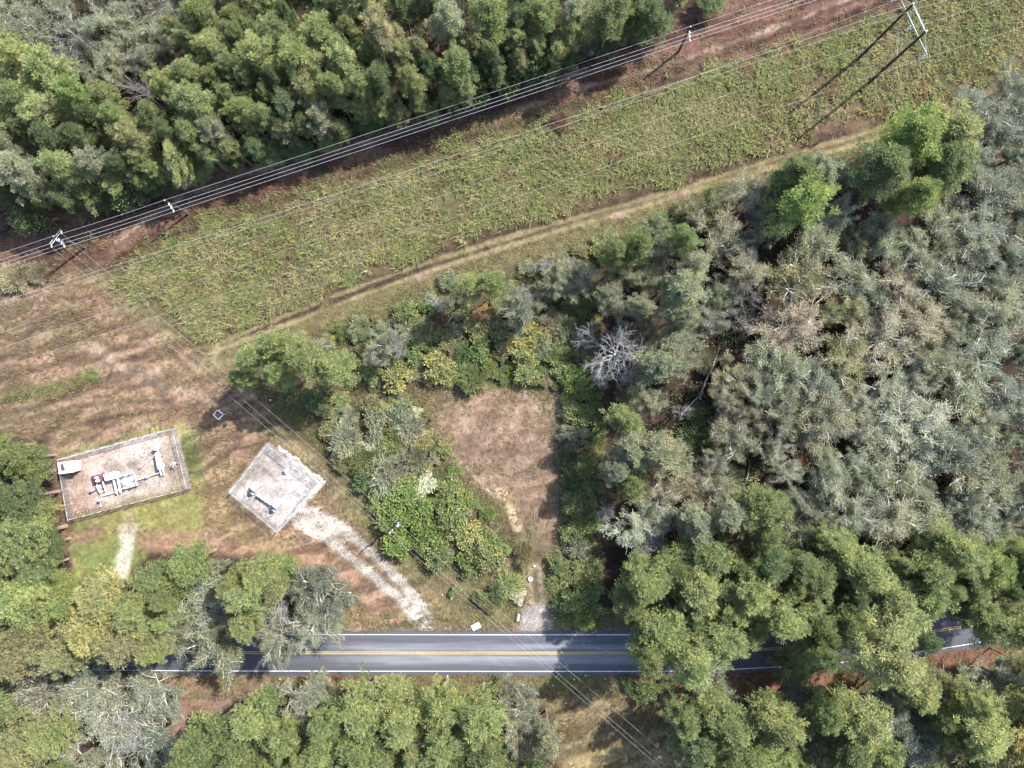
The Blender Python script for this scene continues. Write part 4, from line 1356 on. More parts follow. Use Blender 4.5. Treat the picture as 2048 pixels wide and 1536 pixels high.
x, y, px, py, rg = scatter(BND, 26000, d_clod, 25)
n = len(x)
z = ground_z(x, y)
an = rg.random(n) * 6.283
ln = 0.10 + 0.26 * rg.random(n) ** 2
wd = ln * (0.3 + 0.5 * rg.random(n))
ux, uy = np.cos(an), np.sin(an)
base = []
for a, b, h in ((-1, -0.6, -0.02), (1, -0.5, -0.02), (0.9, 0.7, -0.02), (-0.8, 0.8, -0.02), (0.1, 0.0, 1.0)):
    base.append(np.stack([x + ux * a * ln - uy * b * wd, y + uy * a * ln + ux * b * wd, z + np.where(h > 0, 0.09 + 0.35 * wd, -0.02)], 1))
v = np.stack(base, 1).reshape(-1, 3)
b5 = np.arange(n)[:, None] * 5
tri_ = np.concatenate([b5 + np.array(t)[None, :] for t in ((0, 1, 4), (1, 2, 4), (2, 3, 4), (3, 0, 4))], 0)
ccol = np.where(rg.random((n, 1)) < 0.55, np.array([[0.165, 0.112, 0.090]]), np.array([[0.085, 0.060, 0.048]])) * (0.7 + 0.6 * rg.random((n, 1)))
me = np_mesh('dirt_clods', v, np.full(len(tri_), 3), tri_, M_blade, False, {'col': ('FLOAT_COLOR', np.repeat(ccol, 5, 0)), 'tint': ('FLOAT', np.full(n * 5, 0.5))})
tag(link('dirt_clods', me), 'scattered brown clods and twigs on bare ground', None, None, 'stuff')


# loose stones on the gravel
def d_stone(px, py, x, y):
    m = np.minimum(line_d(px, py, DRIVE[0]), line_d(px, py, DRIVE[1]))
    m = np.minimum(m, line_d(px, py, [(598, 1025), (640, 1050), (680, 1075)]) - 8)
    m = np.minimum(m, line_d(px, py, WDRIVE[1:]) - 2)
    return np.maximum.reduce([1 - sstep(5, 12, m), 0.5 * sstep(0, 3, poly_sd(px, py, PAD1)), 0.3 * sstep(0, 3, poly_sd(px, py, PAD2)), 0.8 * sstep(-6, 2, poly_sd(px, py, APRON)), 0.25 * (1 - sstep(2, 6, np.abs(line_d(px, py, ROADC) - 47)))]) * (line_d(px, py, ROADC) > 45)


x, y, px, py, rg = scatter((-80, 10, -42, 2), 150000, d_stone, 26)
n = len(x)
z = ground_z(x, y) + 0.012
an = rg.random(n) * 6.283
ln = 0.05 + 0.11 * rg.random(n) ** 2
ux, uy = np.cos(an), np.sin(an)
v = np.stack([np.stack([x + ux * a * ln - uy * b * ln * 0.75, y + uy * a * ln + ux * b * ln * 0.75, z + h * ln], 1) for a, b, h in ((-1, -0.6, -0.2), (1, -0.5, -0.2), (0.9, 0.7, -0.2), (-0.8, 0.8, -0.2), (0.1, 0.0, 0.8))], 1).reshape(-1, 3)
b5 = np.arange(n)[:, None] * 5
tri_ = np.concatenate([b5 + np.array(t)[None, :] for t in ((0, 1, 4), (1, 2, 4), (2, 3, 4), (3, 0, 4))], 0)
gcc = np.array([[0.30, 0.27, 0.25]]) * (0.35 + 1.0 * rg.random((n, 1)))
me = np_mesh('loose_gravel', v, np.full(len(tri_), 3), tri_, M_blade, False, {'col': ('FLOAT_COLOR', np.repeat(gcc, 5, 0)), 'tint': ('FLOAT', np.full(n * 5, 0.5))})
tag(link('loose_gravel', me), 'loose pale stones on the gravel drives and yards', None, None, 'stuff')


# leafy undergrowth below the trees
def d_under(px, py, x, y):
    m = np.maximum.reduce([sstep(-10, 20, poly_sd(px, py, zz)) for zz in (Z_N, Z_E, Z_SE, Z_S, Z_S2, Z_S1, Z_SW, Z_W)])
    bad = 1 - sstep(46, 56, line_d(px, py, ROADC))
    return m * (1 - bad) * sstep(0.40, 0.66, fbm(x, y, 5, 3)) * 0.55


x, y, px, py, rg = scatter(BND, 60000, d_under, 24)
cent = np.stack([x, y, 0.3 + 1.6 * rg.random(len(x)) ** 2], 1)
pos, ax, tint = clump_leaves(cent, 0.35 + 0.5 * rg.random(len(x)), 14, rg, 0.5, 0.6)
n = len(pos)
colr = np.where(rg.random((len(x), 1)) < 0.75, np.array([[0.085, 0.125, 0.060]]), np.array([[0.16, 0.12, 0.08]]))
me = leaves_mesh('undergrowth', pos, ax, 0.3 + 0.25 * rg.random(n), 0.12 + 0.1 * rg.random(n), tint, rg, 0.2, M_blade)
a_ = me.attributes.new('col', 'FLOAT_COLOR', 'POINT')
cc_ = np.concatenate([np.repeat(np.repeat(colr, 14, 0), 4, 0), np.ones((n * 4, 1))], 1).astype(np.float32)
a_.data.foreach_set('color', cc_.ravel())
tag(link('undergrowth', me), 'dark leafy undergrowth on the forest floor', None, None, 'stuff')

# ------------------------------------------------------------------ woods that go on beyond the frame (one mass)
rgo = np.random.default_rng(77)
oc, orad, ocol, obase = [], [], [], []
taken = []
for _ in range(6000):
    ox, oy = rgo.uniform(-150, 150), rgo.uniform(-125, 135)
    qx, qy = (float(v[0]) for v in to_px(np.array([ox]), np.array([oy])))
    if -75 < qx < 2123 and -75 < qy < 1611:
        continue
    ax_, ay_ = np.array([qx]), np.array([qy])
    if line_d(ax_, ay_, ROADC)[0] < 75 or max(poly_sd(ax_, ay_, p)[0] for p in (FIELD, NTRACK, OPEN)) > -20 or min(line_d(ax_, ay_, LTRACK)[0], line_d(ax_, ay_, LTRACK2)[0]) < 40:
        continue
    # the corridor and the open ground run on outside the frame
    if abs(oy - (0.33 * ox + 38)) < 24 and abs(ox) > 60:
        continue
    if any((ox - a) ** 2 + (oy - b) ** 2 < 19 for a, b in taken):
        continue
    taken.append((ox, oy))
    hh = rgo.uniform(9, 15)
    R_ = rgo.uniform(2.6, 4.2)
    c_ = np.array(COL[rgo.choice(['g', 'yg', 'gg', 'bg', 'dg'])])
    k_ = 16
    d_ = unit(rgo.normal(size=(k_, 3)))
    d_[:, 2] = np.abs(d_[:, 2])
    oc.append(np.array([ox, oy, hh * 0.72]) + d_ * np.array([R_, R_, hh * 0.26]) * rgo.uniform(0.5, 1, (k_, 1)))
    orad.append(rgo.uniform(0.7, 1.2, k_))
    ocol.append(np.tile(c_, (k_, 1)))
    obase.append((ox, oy, hh))
    if len(taken) > 420:
        break
pos, ax, tint = clump_leaves(np.concatenate(oc), np.concatenate(orad), 26, rgo, 0.5, 0.4)
n = len(pos)
me = leaves_mesh('outer_woods', pos, ax, 0.5 + 0.4 * rgo.random(n), 0.2 + 0.15 * rgo.random(n), tint, rgo, 0.5, M_blade)
at_ = me.attributes.new('col', 'FLOAT_COLOR', 'POINT')
at_.data.foreach_set('color', np.concatenate([np.repeat(np.repeat(np.concatenate(ocol), 26, 0), 4, 0), np.ones((n * 4, 1))], 1).astype(np.float32).ravel())
ow = tag(link('outer_woods', me), 'mass of woods going on around the site', None, None, 'stuff')
tm = MB()
for ox, oy, hh in obase:
    tm.tube([(ox, oy, -0.3), (ox, oy, hh * 0.85)], [0.22, 0.08], 5, False)
tk = tm.build('trunks', M_bark, ow)
tk['kind'] = 'stuff'

# ------------------------------------------------------------------ cables
def cable(name, pts, rad, mat, sag, label, group=None, seg=14):
    mb = MB()
    out = []
    for i in range(len(pts) - 1):
        a, b = Vector(pts[i]), Vector(pts[i + 1])
        for k in range(seg):
            t = k / seg
            p = a.lerp(b, t)
            p.z -= 4 * sag * t * (1 - t)
            out.append(p)
    out.append(Vector(pts[-1]))
    mb.tube(out, rad, 5)
    return tag(mb.build(name, mat, None, True), label, 'power cable', group)


# northern line: one tap pole at the west, two line poles
def pole_axis(top, base, h):
    b = PV(base[0], base[1], 0)
    t = PV(top[0], top[1], h)
    return b, Vector((b.x, b.y, h)) * 0.5 + t * 0.5


def insulator(parent, p, d, L=0.45, r=0.085):
    """pale post insulator with sheds along direction d"""
    d = Vector(d).normalized()
    mb = MB()
    n = 5
    pts, rad = [], []
    for i in range(n):
        for f, rr in ((0.0, 0.6), (0.45, 1.0), (0.55, 1.0), (0.95, 0.6)):
            pts.append(Vector(p) + d * L * (i + f) / n)
            rad.append(r * rr)
    mb.tube(pts, rad, 7)
    return mb.build('insulator', M_insul, parent, True)


LINE_DIR = (PV(1382, 50, 8) - PV(332, 402, 8)).normalized()
LINE_N = Vector((LINE_DIR.y, -LINE_DIR.x, 0)).normalized()      # towards the corridor
AT_Z = (8.4, 7.2, 6.7, 6.2)
NP = []
for (base, nm, lab, cat) in (
    ((170, 495), 'utility_pole', 'dark wooden pole with twin crossarms where three lines branch off', 'utility pole'),
    ((377, 428), 'utility_pole', 'dark brown wooden pole with stacked insulators beside the pale dirt ruts', 'utility pole'),
    ((1357, 104), 'utility_pole', 'dark wooden pole with stacked insulators near the transmission tower', 'utility pole'),
):
    b = PV(base[0], base[1], 0)
    root = empty(nm, b)
    tag(root, lab, cat, 'wooden poles of the northern line')
    MB().tube([(0, 0, -0.5), (0, 0, 4.2), (0, 0, 8.4)], [0.21, 0.185, 0.15], 10).build('pole_shaft', M_pole, root, True)
    MB().tube([(0, 0, 8.38), (0, 0, 8.46)], [0.16, 0.13], 10).build('pole_cap', M_galv, root)
    for z in AT_Z[1:]:
        sgn = LINE_N
        k = AT_Z.index(z) - 1
        r0 = 0.55 + 0.42 * k
        if k:
            MB().tube([(sgn.x * 0.1, sgn.y * 0.1, z), (sgn.x * (r0 - 0.3), sgn.y * (r0 - 0.3), z)], 0.05, 6).build('standoff_arm', M_galvdark, root)
        insulator(root, (sgn.x * (r0 - 0.42), sgn.y * (r0 - 0.42), z), (sgn.x, sgn.y, 0.25), 0.5, 0.11)
    NP.append(b)
a0 = NP[0]
tapdir = (PV(140, 467, 7.8) - PV(123, 490, 7.8)).normalized()
proot = [o for o in bpy.data.objects if o.name == 'utility_pole'][0]
for off in (-0.16, 0.16):
    side = Vector((tapdir.y, -tapdir.x, 0)) * off
    MB().tube([side + tapdir * -1.5 + Vector((0, 0, 7.8)), side + tapdir * 1.5 + Vector((0, 0, 7.8))], 0.075, 4).build('crossarm', M_galvdark, proot)
for k in (-1.35, 0.0, 1.35):
    insulator(proot, tapdir * k + Vector((0.16 * LINE_N.x, 0.16 * LINE_N.y, 7.85)), (LINE_N.x, LINE_N.y, 0.1), 0.5, 0.09)
for k in range(4):
    z = AT_Z[k]
    off = Vector((0, 0, 0.05)) if k == 0 else LINE_N * (0.55 + 0.42 * (k - 1)) + Vector((0, 0, 0.15))
    pts = [b + Vector((0, 0, z)) + off for b in NP]
    w = pts[0] - (pts[1] - pts[0]).normalized() * 46
    e = pts[2] + (pts[2] - pts[1]).normalized() * 50
    cable('power_cable', [w] + pts + [e], 0.022 if k == 0 else 0.028, M_cable, 0.25, ['thin single wire on the pole tops beside the northern wood', 'uppermost wire of the close set of three under the northern top wire', 'middle wire of the close set of three beside the northern wood', 'lowest wire of the close set of three beside the northern wood'][k], 'cables of the northern line')

# distribution line across the lot
bd = PV(807, 1036, 0)
droot = empty('utility_pole', bd)
tag(droot, 'slim wooden pole standing in the bright green bushes of the lot', 'utility pole')
MB().tube([(0, 0, -0.5), (0, 0, 5), (0, 0, 9.9)], [0.19, 0.165, 0.13], 10).build('pole_shaft', M_pole, droot, True)
ddir = (PV(1340, 1510, 9) - PV(490, 770, 9)).normalized()
dn = Vector((-ddir.y, ddir.x, 0)).normalized()
MB().tube([dn * -1.2 + Vector((0, 0, 9.5)), dn * 1.2 + Vector((0, 0, 9.5))], 0.06, 4).build('crossarm', M_galvdark, droot)
MB().lathe((0.32, 0.1, 7.6), [(0.2, 0), (0.24, 0.1), (0.24, 0.8), (0.2, 0.9), (0.08, 0.95)], 12).build('transformer', M_galv, droot, True)
for i, k in enumerate((-1.1, -0.45, 1.0)):
    insulator(droot, dn * k + Vector((0, 0, 9.55)), (0, 0, 1), 0.32, 0.10)
    at = bd + dn * k + Vector((0, 0, 9.9))
    st_ = a0 + tapdir * (1.35 * (i - 1) * -1 if False else (-1.35, 0.0, 1.35)[i]) + Vector((LINE_N.x * 0.6, LINE_N.y * 0.6, 7.9))
    en = bd + ddir * 105 + dn * k + Vector((0, 0, 9.9))
    cable('power_cable', [st_, at, en], 0.013, M_cabledim, 0.9, ['wire of the diagonal line over the lot on the driveway side', 'middle wire of the diagonal line crossing lot and road', 'wire of the diagonal line over the lot on the clearing side'][i], 'cables of the diagonal line', 20)

# ------------------------------------------------------------------ two-pole transmission tower
tb1, tb2 = PV(1714, 120, 0), PV(1736, 167, 0)
tc = (tb1 + tb2) / 2
troot = empty('transmission_tower', tc)
tag(troot, 'tall two-pole wooden tower with steel crossarms standing in the corridor grass', 'transmission tower')
tdir = (tb2 - tb1).normalized()
HT = 17.3
half = (tb2 - tb1).length / 2
for s in (-1, 1):
    p = tdir * half * s
    MB().tube([(p.x, p.y, -0.6), (p.x, p.y, 8), (p.x, p.y, HT)], [0.27, 0.23, 0.18], 10).build('tower_pole', M_pole, troot, True)
    MB().tube([(p.x, p.y, HT), (p.x, p.y, HT + 0.25)], 0.10, 8).build('pole_cap', M_white, troot)
MB().tube([tdir * (-half - 0.3) + Vector((0, 0, HT - 0.15)), tdir * (half + 0.3) + Vector((0, 0, HT - 0.15))], 0.13, 8).build('upper_crossarm', M_galv, troot)
zc_ = 15.4
MB().tube([tdir * -5.2 + Vector((0, 0, zc_)), tdir * 5.2 + Vector((0, 0, zc_))], 0.10, 6).build('lower_crossarm', M_galvdark, troot)
for s in (-1, 1):
    a = tdir * half * s
    MB().tube([Vector((a.x, a.y, HT - 0.3)), tdir * 5.0 * s + Vector((0, 0, zc_))], 0.035, 5).build('stay_rod', M_galv, troot)
MB().tube([tdir * -half + Vector((0, 0, 13.6)), tdir * half + Vector((0, 0, 9.2))], 0.06, 5).build('cross_brace', M_galvdark, troot)
MB().tube([tdir * half + Vector((0, 0, 13.6)), tdir * -half + Vector((0, 0, 9.2))], 0.06, 5).build('cross_brace', M_galvdark, troot)
wdir0 = (PV(0, 690, 14) - PV(1836, 73, 14)).normalized()
COND = []
for s in (-1, 0, 1):
    for sd in (-0.22, 0.22):
        nrm = Vector((tdir.y, -tdir.x, 0)) * sd
        p = tdir * 5.0 * s + nrm + Vector((0, 0, zc_ - 0.1))
        insulator(troot, p, (0.0, 0.0, -1), 1.5, 0.13)
    COND.append(tc + tdir * 5.0 * s + Vector((0, 0, zc_ - 1.7)))
for i, (c, far) in enumerate(zip(COND, ((-150, 720), (-150, 748), (-150, 785)))):
    w = PV(far[0], far[1], 12.5)
    e = c + (c - w).normalized() * 60
    cable('power_cable', [w, c, e], 0.015, M_cabledim, 1.2, ['conductor over the corridor grass hung on the tower arm toward the northern wood', 'conductor over the corridor grass hung at the middle of the tower', 'conductor over the corridor grass hung on the tower arm toward the large pines'][i], 'conductors of the two-pole tower', 24)
for i, (s, far) in enumerate(((-1, (-150, 652)), (1, (-150, 660)))):
    t = tc + tdir * half * s + Vector((0, 0, HT + 0.25))
    if s == 1:
        t = tc - tdir * (half - 0.9) + Vector((0, 0, HT + 0.1))
    w = PV(far[0], far[1], 15.0)
    e = t + (t - w).normalized() * 60
    cable('power_cable', [w, t, e], 0.022 if i == 0 else 0.015, M_cabledim, 0.9, ['brighter of the two close shield wires at the tower top', 'duller of the two close shield wires at the tower top'][i], 'shield wires of the two-pole tower', 24)


# ------------------------------------------------------------------ chain-link compounds
def link_panel_mesh(L, h, name):
    """chain-link wires for one bay, in the x-z plane"""
    mb = MB()
    sp = 0.17
    w = 0.013
    d = h
    k = -d
    while k < L:
        for sg in (1, -1):
            # wire x = k + z (sg=1) or x = k + d - z
            pts = []
            for z in (0.0, h):
                pts.append((k + (z if sg == 1 else d - z), z))
            (xa, za), (xb, zb) = pts
            if xa > xb:
                (xa, za), (xb, zb) = (xb, zb), (xa, za)
            if xb <= 0 or xa >= L:
                continue
            if xa < 0:
                t = (0 - xa) / (xb - xa)
                za = za + (zb - za) * t
                xa = 0
            if xb > L:
                t = (L - xa) / (xb - xa)
                zb = za + (zb - za) * t
                xb = L
            y = 0.006 * sg
            mb.tube([(xa, y, za + 0.05), (xb, y, zb + 0.05)], w * 0.5, 3, False)
        k += sp
    return mb.mesh(name, M_mesh)


def compound(name, label, corners, nbays, h, gate=None, outr=True):
    """corners in world order; nbays per side; each bay is a panel, a rail and a post"""
    c0 = sum(corners, Vector((0, 0, 0))) / 4
    root = empty(name, c0)
    tag(root, label, 'fence')
    post = MB().tube([(0, 0, -0.3), (0, 0, h + 0.05)], 0.035, 8)
    post.tube([(0, 0, h + 0.05), (0, 0, h + 0.11)], [0.045, 0.02], 8)
    post_me = post.mesh('post', M_galv)
    cache = {}
    for s in range(4):
        a, b = corners[s], corners[(s + 1) % 4]
        d = b - a
        n = nbays[s]
        ang = math.atan2(d.y, d.x)
        L = d.length / n
        for k in range(n):
            p = a + d * (k / n) - c0
            link('post', post_me, root, p)
            key = round(L, 2)
            if key not in cache:
                m1 = link_panel_mesh(L, h - 0.05, 'mesh_panel')
                m2 = MB().tube([(0, 0, h), (L, 0, h)], 0.036, 6).mesh('top_rail', M_galv)
                cache[key] = (m1, m2)
            isgate = gate is not None and s == gate[0] and k == gate[1]
            o = link('gate_panel' if isgate else 'mesh_panel', cache[key][0], root, p, (0, 0, ang))
            o['kind'] = 'stuff' if False else 'thing'
            del o['kind']
            link('top_rail', cache[key][1], root, p, (0, 0, ang))
            if isgate:
                gmb = MB()
                gmb.tube([(0.08, 0, 0.12), (L - 0.08, 0, 0.12)], 0.032, 6).tube([(0.08, 0, 0.1), (0.08, 0, h)], 0.032, 6).tube([(L - 0.08, 0, 0.1), (L - 0.08, 0, h)], 0.032, 6).tube([(L / 2, 0, 0.1), (L / 2, 0, h)], 0.032, 6)
                gmb.build('gate_frame', M_galv, root, False, p, (0, 0, ang))
    return root


C1 = [PV(128, 918), PV(354, 856.5), PV(382.5, 976), PV(148.5, 1037)]
F1 = compound('chain_link_fence', 'long chain-link fence round the larger pinkish gravel yard', C1, [8, 4, 8, 4], 1.85, (2, 4))
_ga = C1[3] + (C1[2] - C1[3]) * 0.42
_gd = (C1[2] - C1[3]).normalized()
for k in (0.0, 2.6, 4.4):
    q = _ga - _gd * (k - 2.2) - F1.location
    MB().tube([(q.x, q.y, -0.3), (q.x, q.y, 2.75)], 0.06, 8).build('gate_post', M_galvdark, F1)
C2t = [PV(533.5, 891, 1.9), PV(630, 968, 1.9), PV(553, 1064.5, 1.9), PV(460, 986, 1.9)]
C2 = [Vector((c.x, c.y, 0)) for c in C2t]
F2 = compound('chain_link_fence', 'chain-link fence round the square pale gravel pad by the driveway', C2, [4, 4, 4, 4], 1.9, (1, 1))
# braced corner of the first fence with equipment bracket on the east side
e1 = (C1[1] + C1[2]) / 2
for k, (s, dz) in enumerate(((-0.35, 1.5), (0.35, 1.2))):
    pass


# ------------------------------------------------------------------ equipment in the larger yard
def local(px, py, z=0.0):
    return PV(px, py, z)


YAW1 = math.atan2((C1[1] - C1[0]).y, (C1[1] - C1[0]).x)
# control hut
hc = PV(132, 935, 2.3)
hut = empty('control_hut', (hc.x, hc.y, 0), YAW1 * 0.55)
tag(hut, 'white flat-roofed control hut with a dark solar panel in the fence corner', 'hut')
MB().box((0, 0, 1.12), (2.45, 1.75, 2.2), 0, 0.03).build('wall', M_white, hut)
MB().box((0.02, 0, 2.28), (2.65, 1.95, 0.12), 0, 0.03).build('roof', M_white, hut)
MB().box((-0.52, 0.12, 2.40), (0.58, 1.15, 0.06), math.radians(8), 0.01).build('solar_panel', M_dark, hut)
MB().box((-0.52, 0.12, 2.355), (0.66, 1.22, 0.03), math.radians(8)).build('panel_frame', M_galv, hut)
MB().box((0.4, -0.885, 1.05), (0.85, 0.03, 1.95)).build('door', M_grey, hut)
MB().lathe((-1.15, -0.8, 2.34), [(0.13, 0), (0.15, 0.08), (0.11, 0.2), (0.03, 0.24)], 12).build('vent_cap', M_white, hut, True)
cable('service_cable', [PV(-60, 966, 4.2), PV(119, 945, 2.5)], 0.028, M_cabledim, 0.3, 'grey service wire reaching the white control hut over the pines')

# maroon skid with two white domes and its white tank box
mc = PV(201.5, 960, 0.0)
skid = empty('valve_skid', mc, YAW1)
tag(skid, 'maroon valve skid with two white domes and looping white pipes', 'valve skid')
MB().box((-0.05, 0.25, 0.35), (2.0, 1.45, 0.7), 0, 0.03).build('skid_base', M_maroon, skid)
for x in (-0.05, 0.02):
    pass
for (x, y, z, r) in ((0.02, 0.5, 0.7, 0.2), (0.08, -0.05, 0.7, 0.27)):
    MB().lathe((x, y, z), [(r * 0.9, 0), (r, 0.1), (r, 0.55), (r * 0.75, 0.75), (r * 0.3, 0.86)], 16).build('valve_dome', M_white, skid, True)
MB().tube([(-0.35, -0.6, 0.9), (-0.3, -1.2, 0.9), (-0.25, -1.8, 0.85), (-0.1, -2.0, 0.8), (0.65, -2.0, 0.8), (0.85, -1.8, 0.85), (0.82, -1.2, 0.9), (0.75, -0.4, 0.9)], 0.12, 10).build('pipe_loop', M_white, skid, True)
for x, y in ((-0.78, -1.3), (0.52, -1.3)):
    MB().tube([(x, y, 0), (x, y, 0.85)], 0.06, 6).build('pipe_stand', M_galvdark, skid)
MB().tube([(-0.8, -1.3, 0.55), (-2.1, -1.45, 0.55)], 0.10, 8).build('inlet_pipe', M_white, skid, True)
MB().lathe((-1.5, -1.4, 0.55), [(0.22, -0.1), (0.22, 0.1), (0.07, 0.12), (0.07, 0.45), (0.25, 0.47), (0.25, 0.52)], 12).build('hand_valve', M_galvdark, skid, True)

bx = PV(224, 952, 1.0)
tank = empty('equipment_box', (bx.x, bx.y, 0), YAW1)
tag(tank, 'white equipment box beside the maroon valve skid', 'equipment box')
MB().box((0, 0, 0.85), (1.9, 1.05, 1.5), 0, 0.05).build('housing', M_white, tank)
MB().box((0, 0, 1.63), (2.0, 1.15, 0.06), 0, 0.02).build('lid', M_white, tank)
MB().box((0, 0, 0.06), (1.7, 0.9, 0.12)).build('plinth', M_conc, tank)

# central pipe rectangle
rc = PV(258, 962, 0)
man = empty('pipe_manifold', rc, YAW1 - 0.02)
tag(man, 'rectangular loop of white pipes on stands in the yard centre', 'pipe manifold')
rx0, rx1, ry0, ry1 = -2.1, 1.55, -1.05, 1.1
zp = 0.75
for (a, b) in (((rx0, ry0), (rx1, ry0)), ((rx1, ry0), (rx1, ry1)), ((rx1, ry1), (rx0, ry1))):
    MB().tube([(a[0], a[1], zp), (b[0], b[1], zp)], 0.11, 10).build('pipe', M_white, man, True)
for x in (rx0 + 0.05, rx0 + 0.75):
    MB().tube([(x, ry0 - 0.55, zp + 0.1), (x, ry1 + 0.25, zp + 0.1)], 0.16, 10).build('header_pipe', M_white, man, True)
for x in np.linspace(rx0, rx1, 5):
    for y in (ry0, ry1):
        MB().tube([(x, y, 0), (x, y, zp)], 0.05, 6).build('pipe_stand', M_galvdark, man)
for x, y in ((-0.6, ry0), (0.6, ry0), (-0.2, ry1), (0.9, ry1), (rx1, 0.1)):
    MB().lathe((x, y, zp), [(0.20, -0.14), (0.20, 0.14), (0.06, 0.16), (0.06, 0.42), (0.19, 0.44), (0.19, 0.48)], 10).build('hand_valve', M_galvdark, man, True)
MB().box((-0.25, 0.02, 0.07), (3.0, 1.75, 0.10)).build('concrete_slab', M_conc, man)
MB().tube([(rx0 - 2.4, ry0 - 0.25, 0.6), (rx0, ry0 - 0.25, 0.6)], 0.10, 8).build('pipe', M_white, man, True)
MB().tube([(rx1, ry0 + 0.9, 0.55), (rx1 + 4.6, ry0 + 1.15, 0.55)], 0.10, 8).build('pipe', M_white, man, True)
MB().lathe((rx1 + 1.9, ry0 + 1.0, 0.3), [(0.24, 0), (0.3, 0.1), (0.3, 0.5), (0.2, 0.6)], 12).build('flow_meter', M_grey, man, True)

# vertical separator on the east
vc = PV(318, 924, 1.0)
ves = empty('separator_vessel', (vc.x, vc.y, 0), YAW1 - math.radians(4))
tag(ves, 'white horizontal vessel with valves at the eastern end of the yard', 'pressure vessel')
MB().tube([(0, 1.45, 1.05), (0, 1.62, 1.05), (0, 1.7, 1.05)][::-1] + [(0, 1.2, 1.05), (0, -1.0, 1.05), (0, -1.25, 1.05), (0, -1.33, 1.05)], [0.1, 0.3, 0.42, 0.45, 0.45, 0.36, 0.1], 14).build('vessel_shell', M_white, ves, True)
MB().tube([(-0.1, -1.2, 1.0), (-0.12, -2.0, 0.9), (0.0, -2.25, 0.8), (0.35, -2.25, 0.8), (0.42, -2.0, 0.85), (0.38, -1.1, 1.0)], 0.12, 8).build('pipe_loop', M_white, ves, True)
for y in (0.9, -0.7):
    MB().box((0, y, 0.35), (0.7, 0.14, 0.7)).build('saddle', M_galvdark, ves)
for y in (1.0, 0.3, -0.4):
    MB().tube([(0.3, y, 1.15), (0.75, y, 1.2)], 0.05, 6).tube([(0.75, y, 1.0), (0.75, y, 1.45)], 0.09, 8).build('gauge', M_galv, ves)
MB().box((0.62, -0.75, 1.1), (0.35, 0.5, 0.5), 0, 0.03).build('meter_box', M_white, ves)
MB().lathe((-0.15, 2.35, 0.0), [(0.32, 0), (0.32, 0.9), (0.22, 1.05), (0.38, 1.1), (0.38, 1.25), (0.1, 1.35)], 12).build('relief_valve', M_white, ves, True)
MB().tube([(-0.15, 2.35, 0.5), (0, 1.6, 0.8)], 0.08, 6).build('pipe', M_white, ves)

lp = PV(309, 915, 0)
lamp = empty('marker_post', lp)
tag(lamp, 'tall slim post with a square head beside the white vessel', 'post')
MB().tube([(0, 0, -0.2), (0, 0, 3.2)], 0.05, 8).build('post', M_galv, lamp)
MB().box((0, 0, 3.3), (0.55, 0.16, 0.5), math.radians(35), 0.02).build('head', M_galv, lamp)

rg_ = PV(288, 907, 0)
ring = empty('pipe_ring', rg_)
tag(ring, 'white concrete ring standing on the yard gravel', 'concrete ring')
mb = MB()
prof = []
for k in range(9):
    t = 2 * math.pi * k / 8
    prof.append((0.46 + 0.10 * math.cos(t), 0.16 + 0.16 * math.sin(t)))
mb.lathe((0, 0, 0), prof, 22)
mb.f = [f for f in mb.f if len(f) == 4]
mb.build('ring', M_white, ring, True)

vp = PV(203, 1000, 0)
vlv = empty('valve_post', vp)
tag(vlv, 'small grey valve stand below the looping white pipes', 'valve')
MB().lathe((0, 0, 0), [(0.28, 0), (0.28, 0.12), (0.12, 0.16), (0.12, 0.7), (0.24, 0.74), (0.24, 0.95), (0.08, 1.0)], 12).build('valve_body', M_grey, vlv, True)
MB().box((0.05, -1.05, 0.25), (0.32, 0.28, 0.5), 0.3, 0.02).build('meter_box', M_galvdark, vlv)
MB().tube([(0, 0, 0.3), (0.05, -1.0, 0.3)], 0.06, 6).build('pipe', M_galv, vlv)

sg = PV(357, 926, 0)
brk = empty('fence_bracket', sg)
tag(brk, 'jumble of grey brackets and conduit clamped to the eastern fence', 'bracket')
for a in (0.3, 1.2, 2.2):
    MB().tube([(-0.7 * math.cos(a), -0.7 * math.sin(a), 1.5), (0.7 * math.cos(a), 0.7 * math.sin(a), 1.9)], 0.05, 6).build('arm', M_galv, brk)
MB().tube([(0, 0, 0), (0, 0, 2.1)], 0.06, 6).build('post', M_galv, brk)
MB().box((0.1, 0.1, 1.75), (0.4, 0.3, 0.45), 0.4, 0.02).build('box', M_white, brk)

# ------------------------------------------------------------------ equipment on the square pad
YAW2 = math.atan2((C2[1] - C2[0]).y, (C2[1] - C2[0]).x)


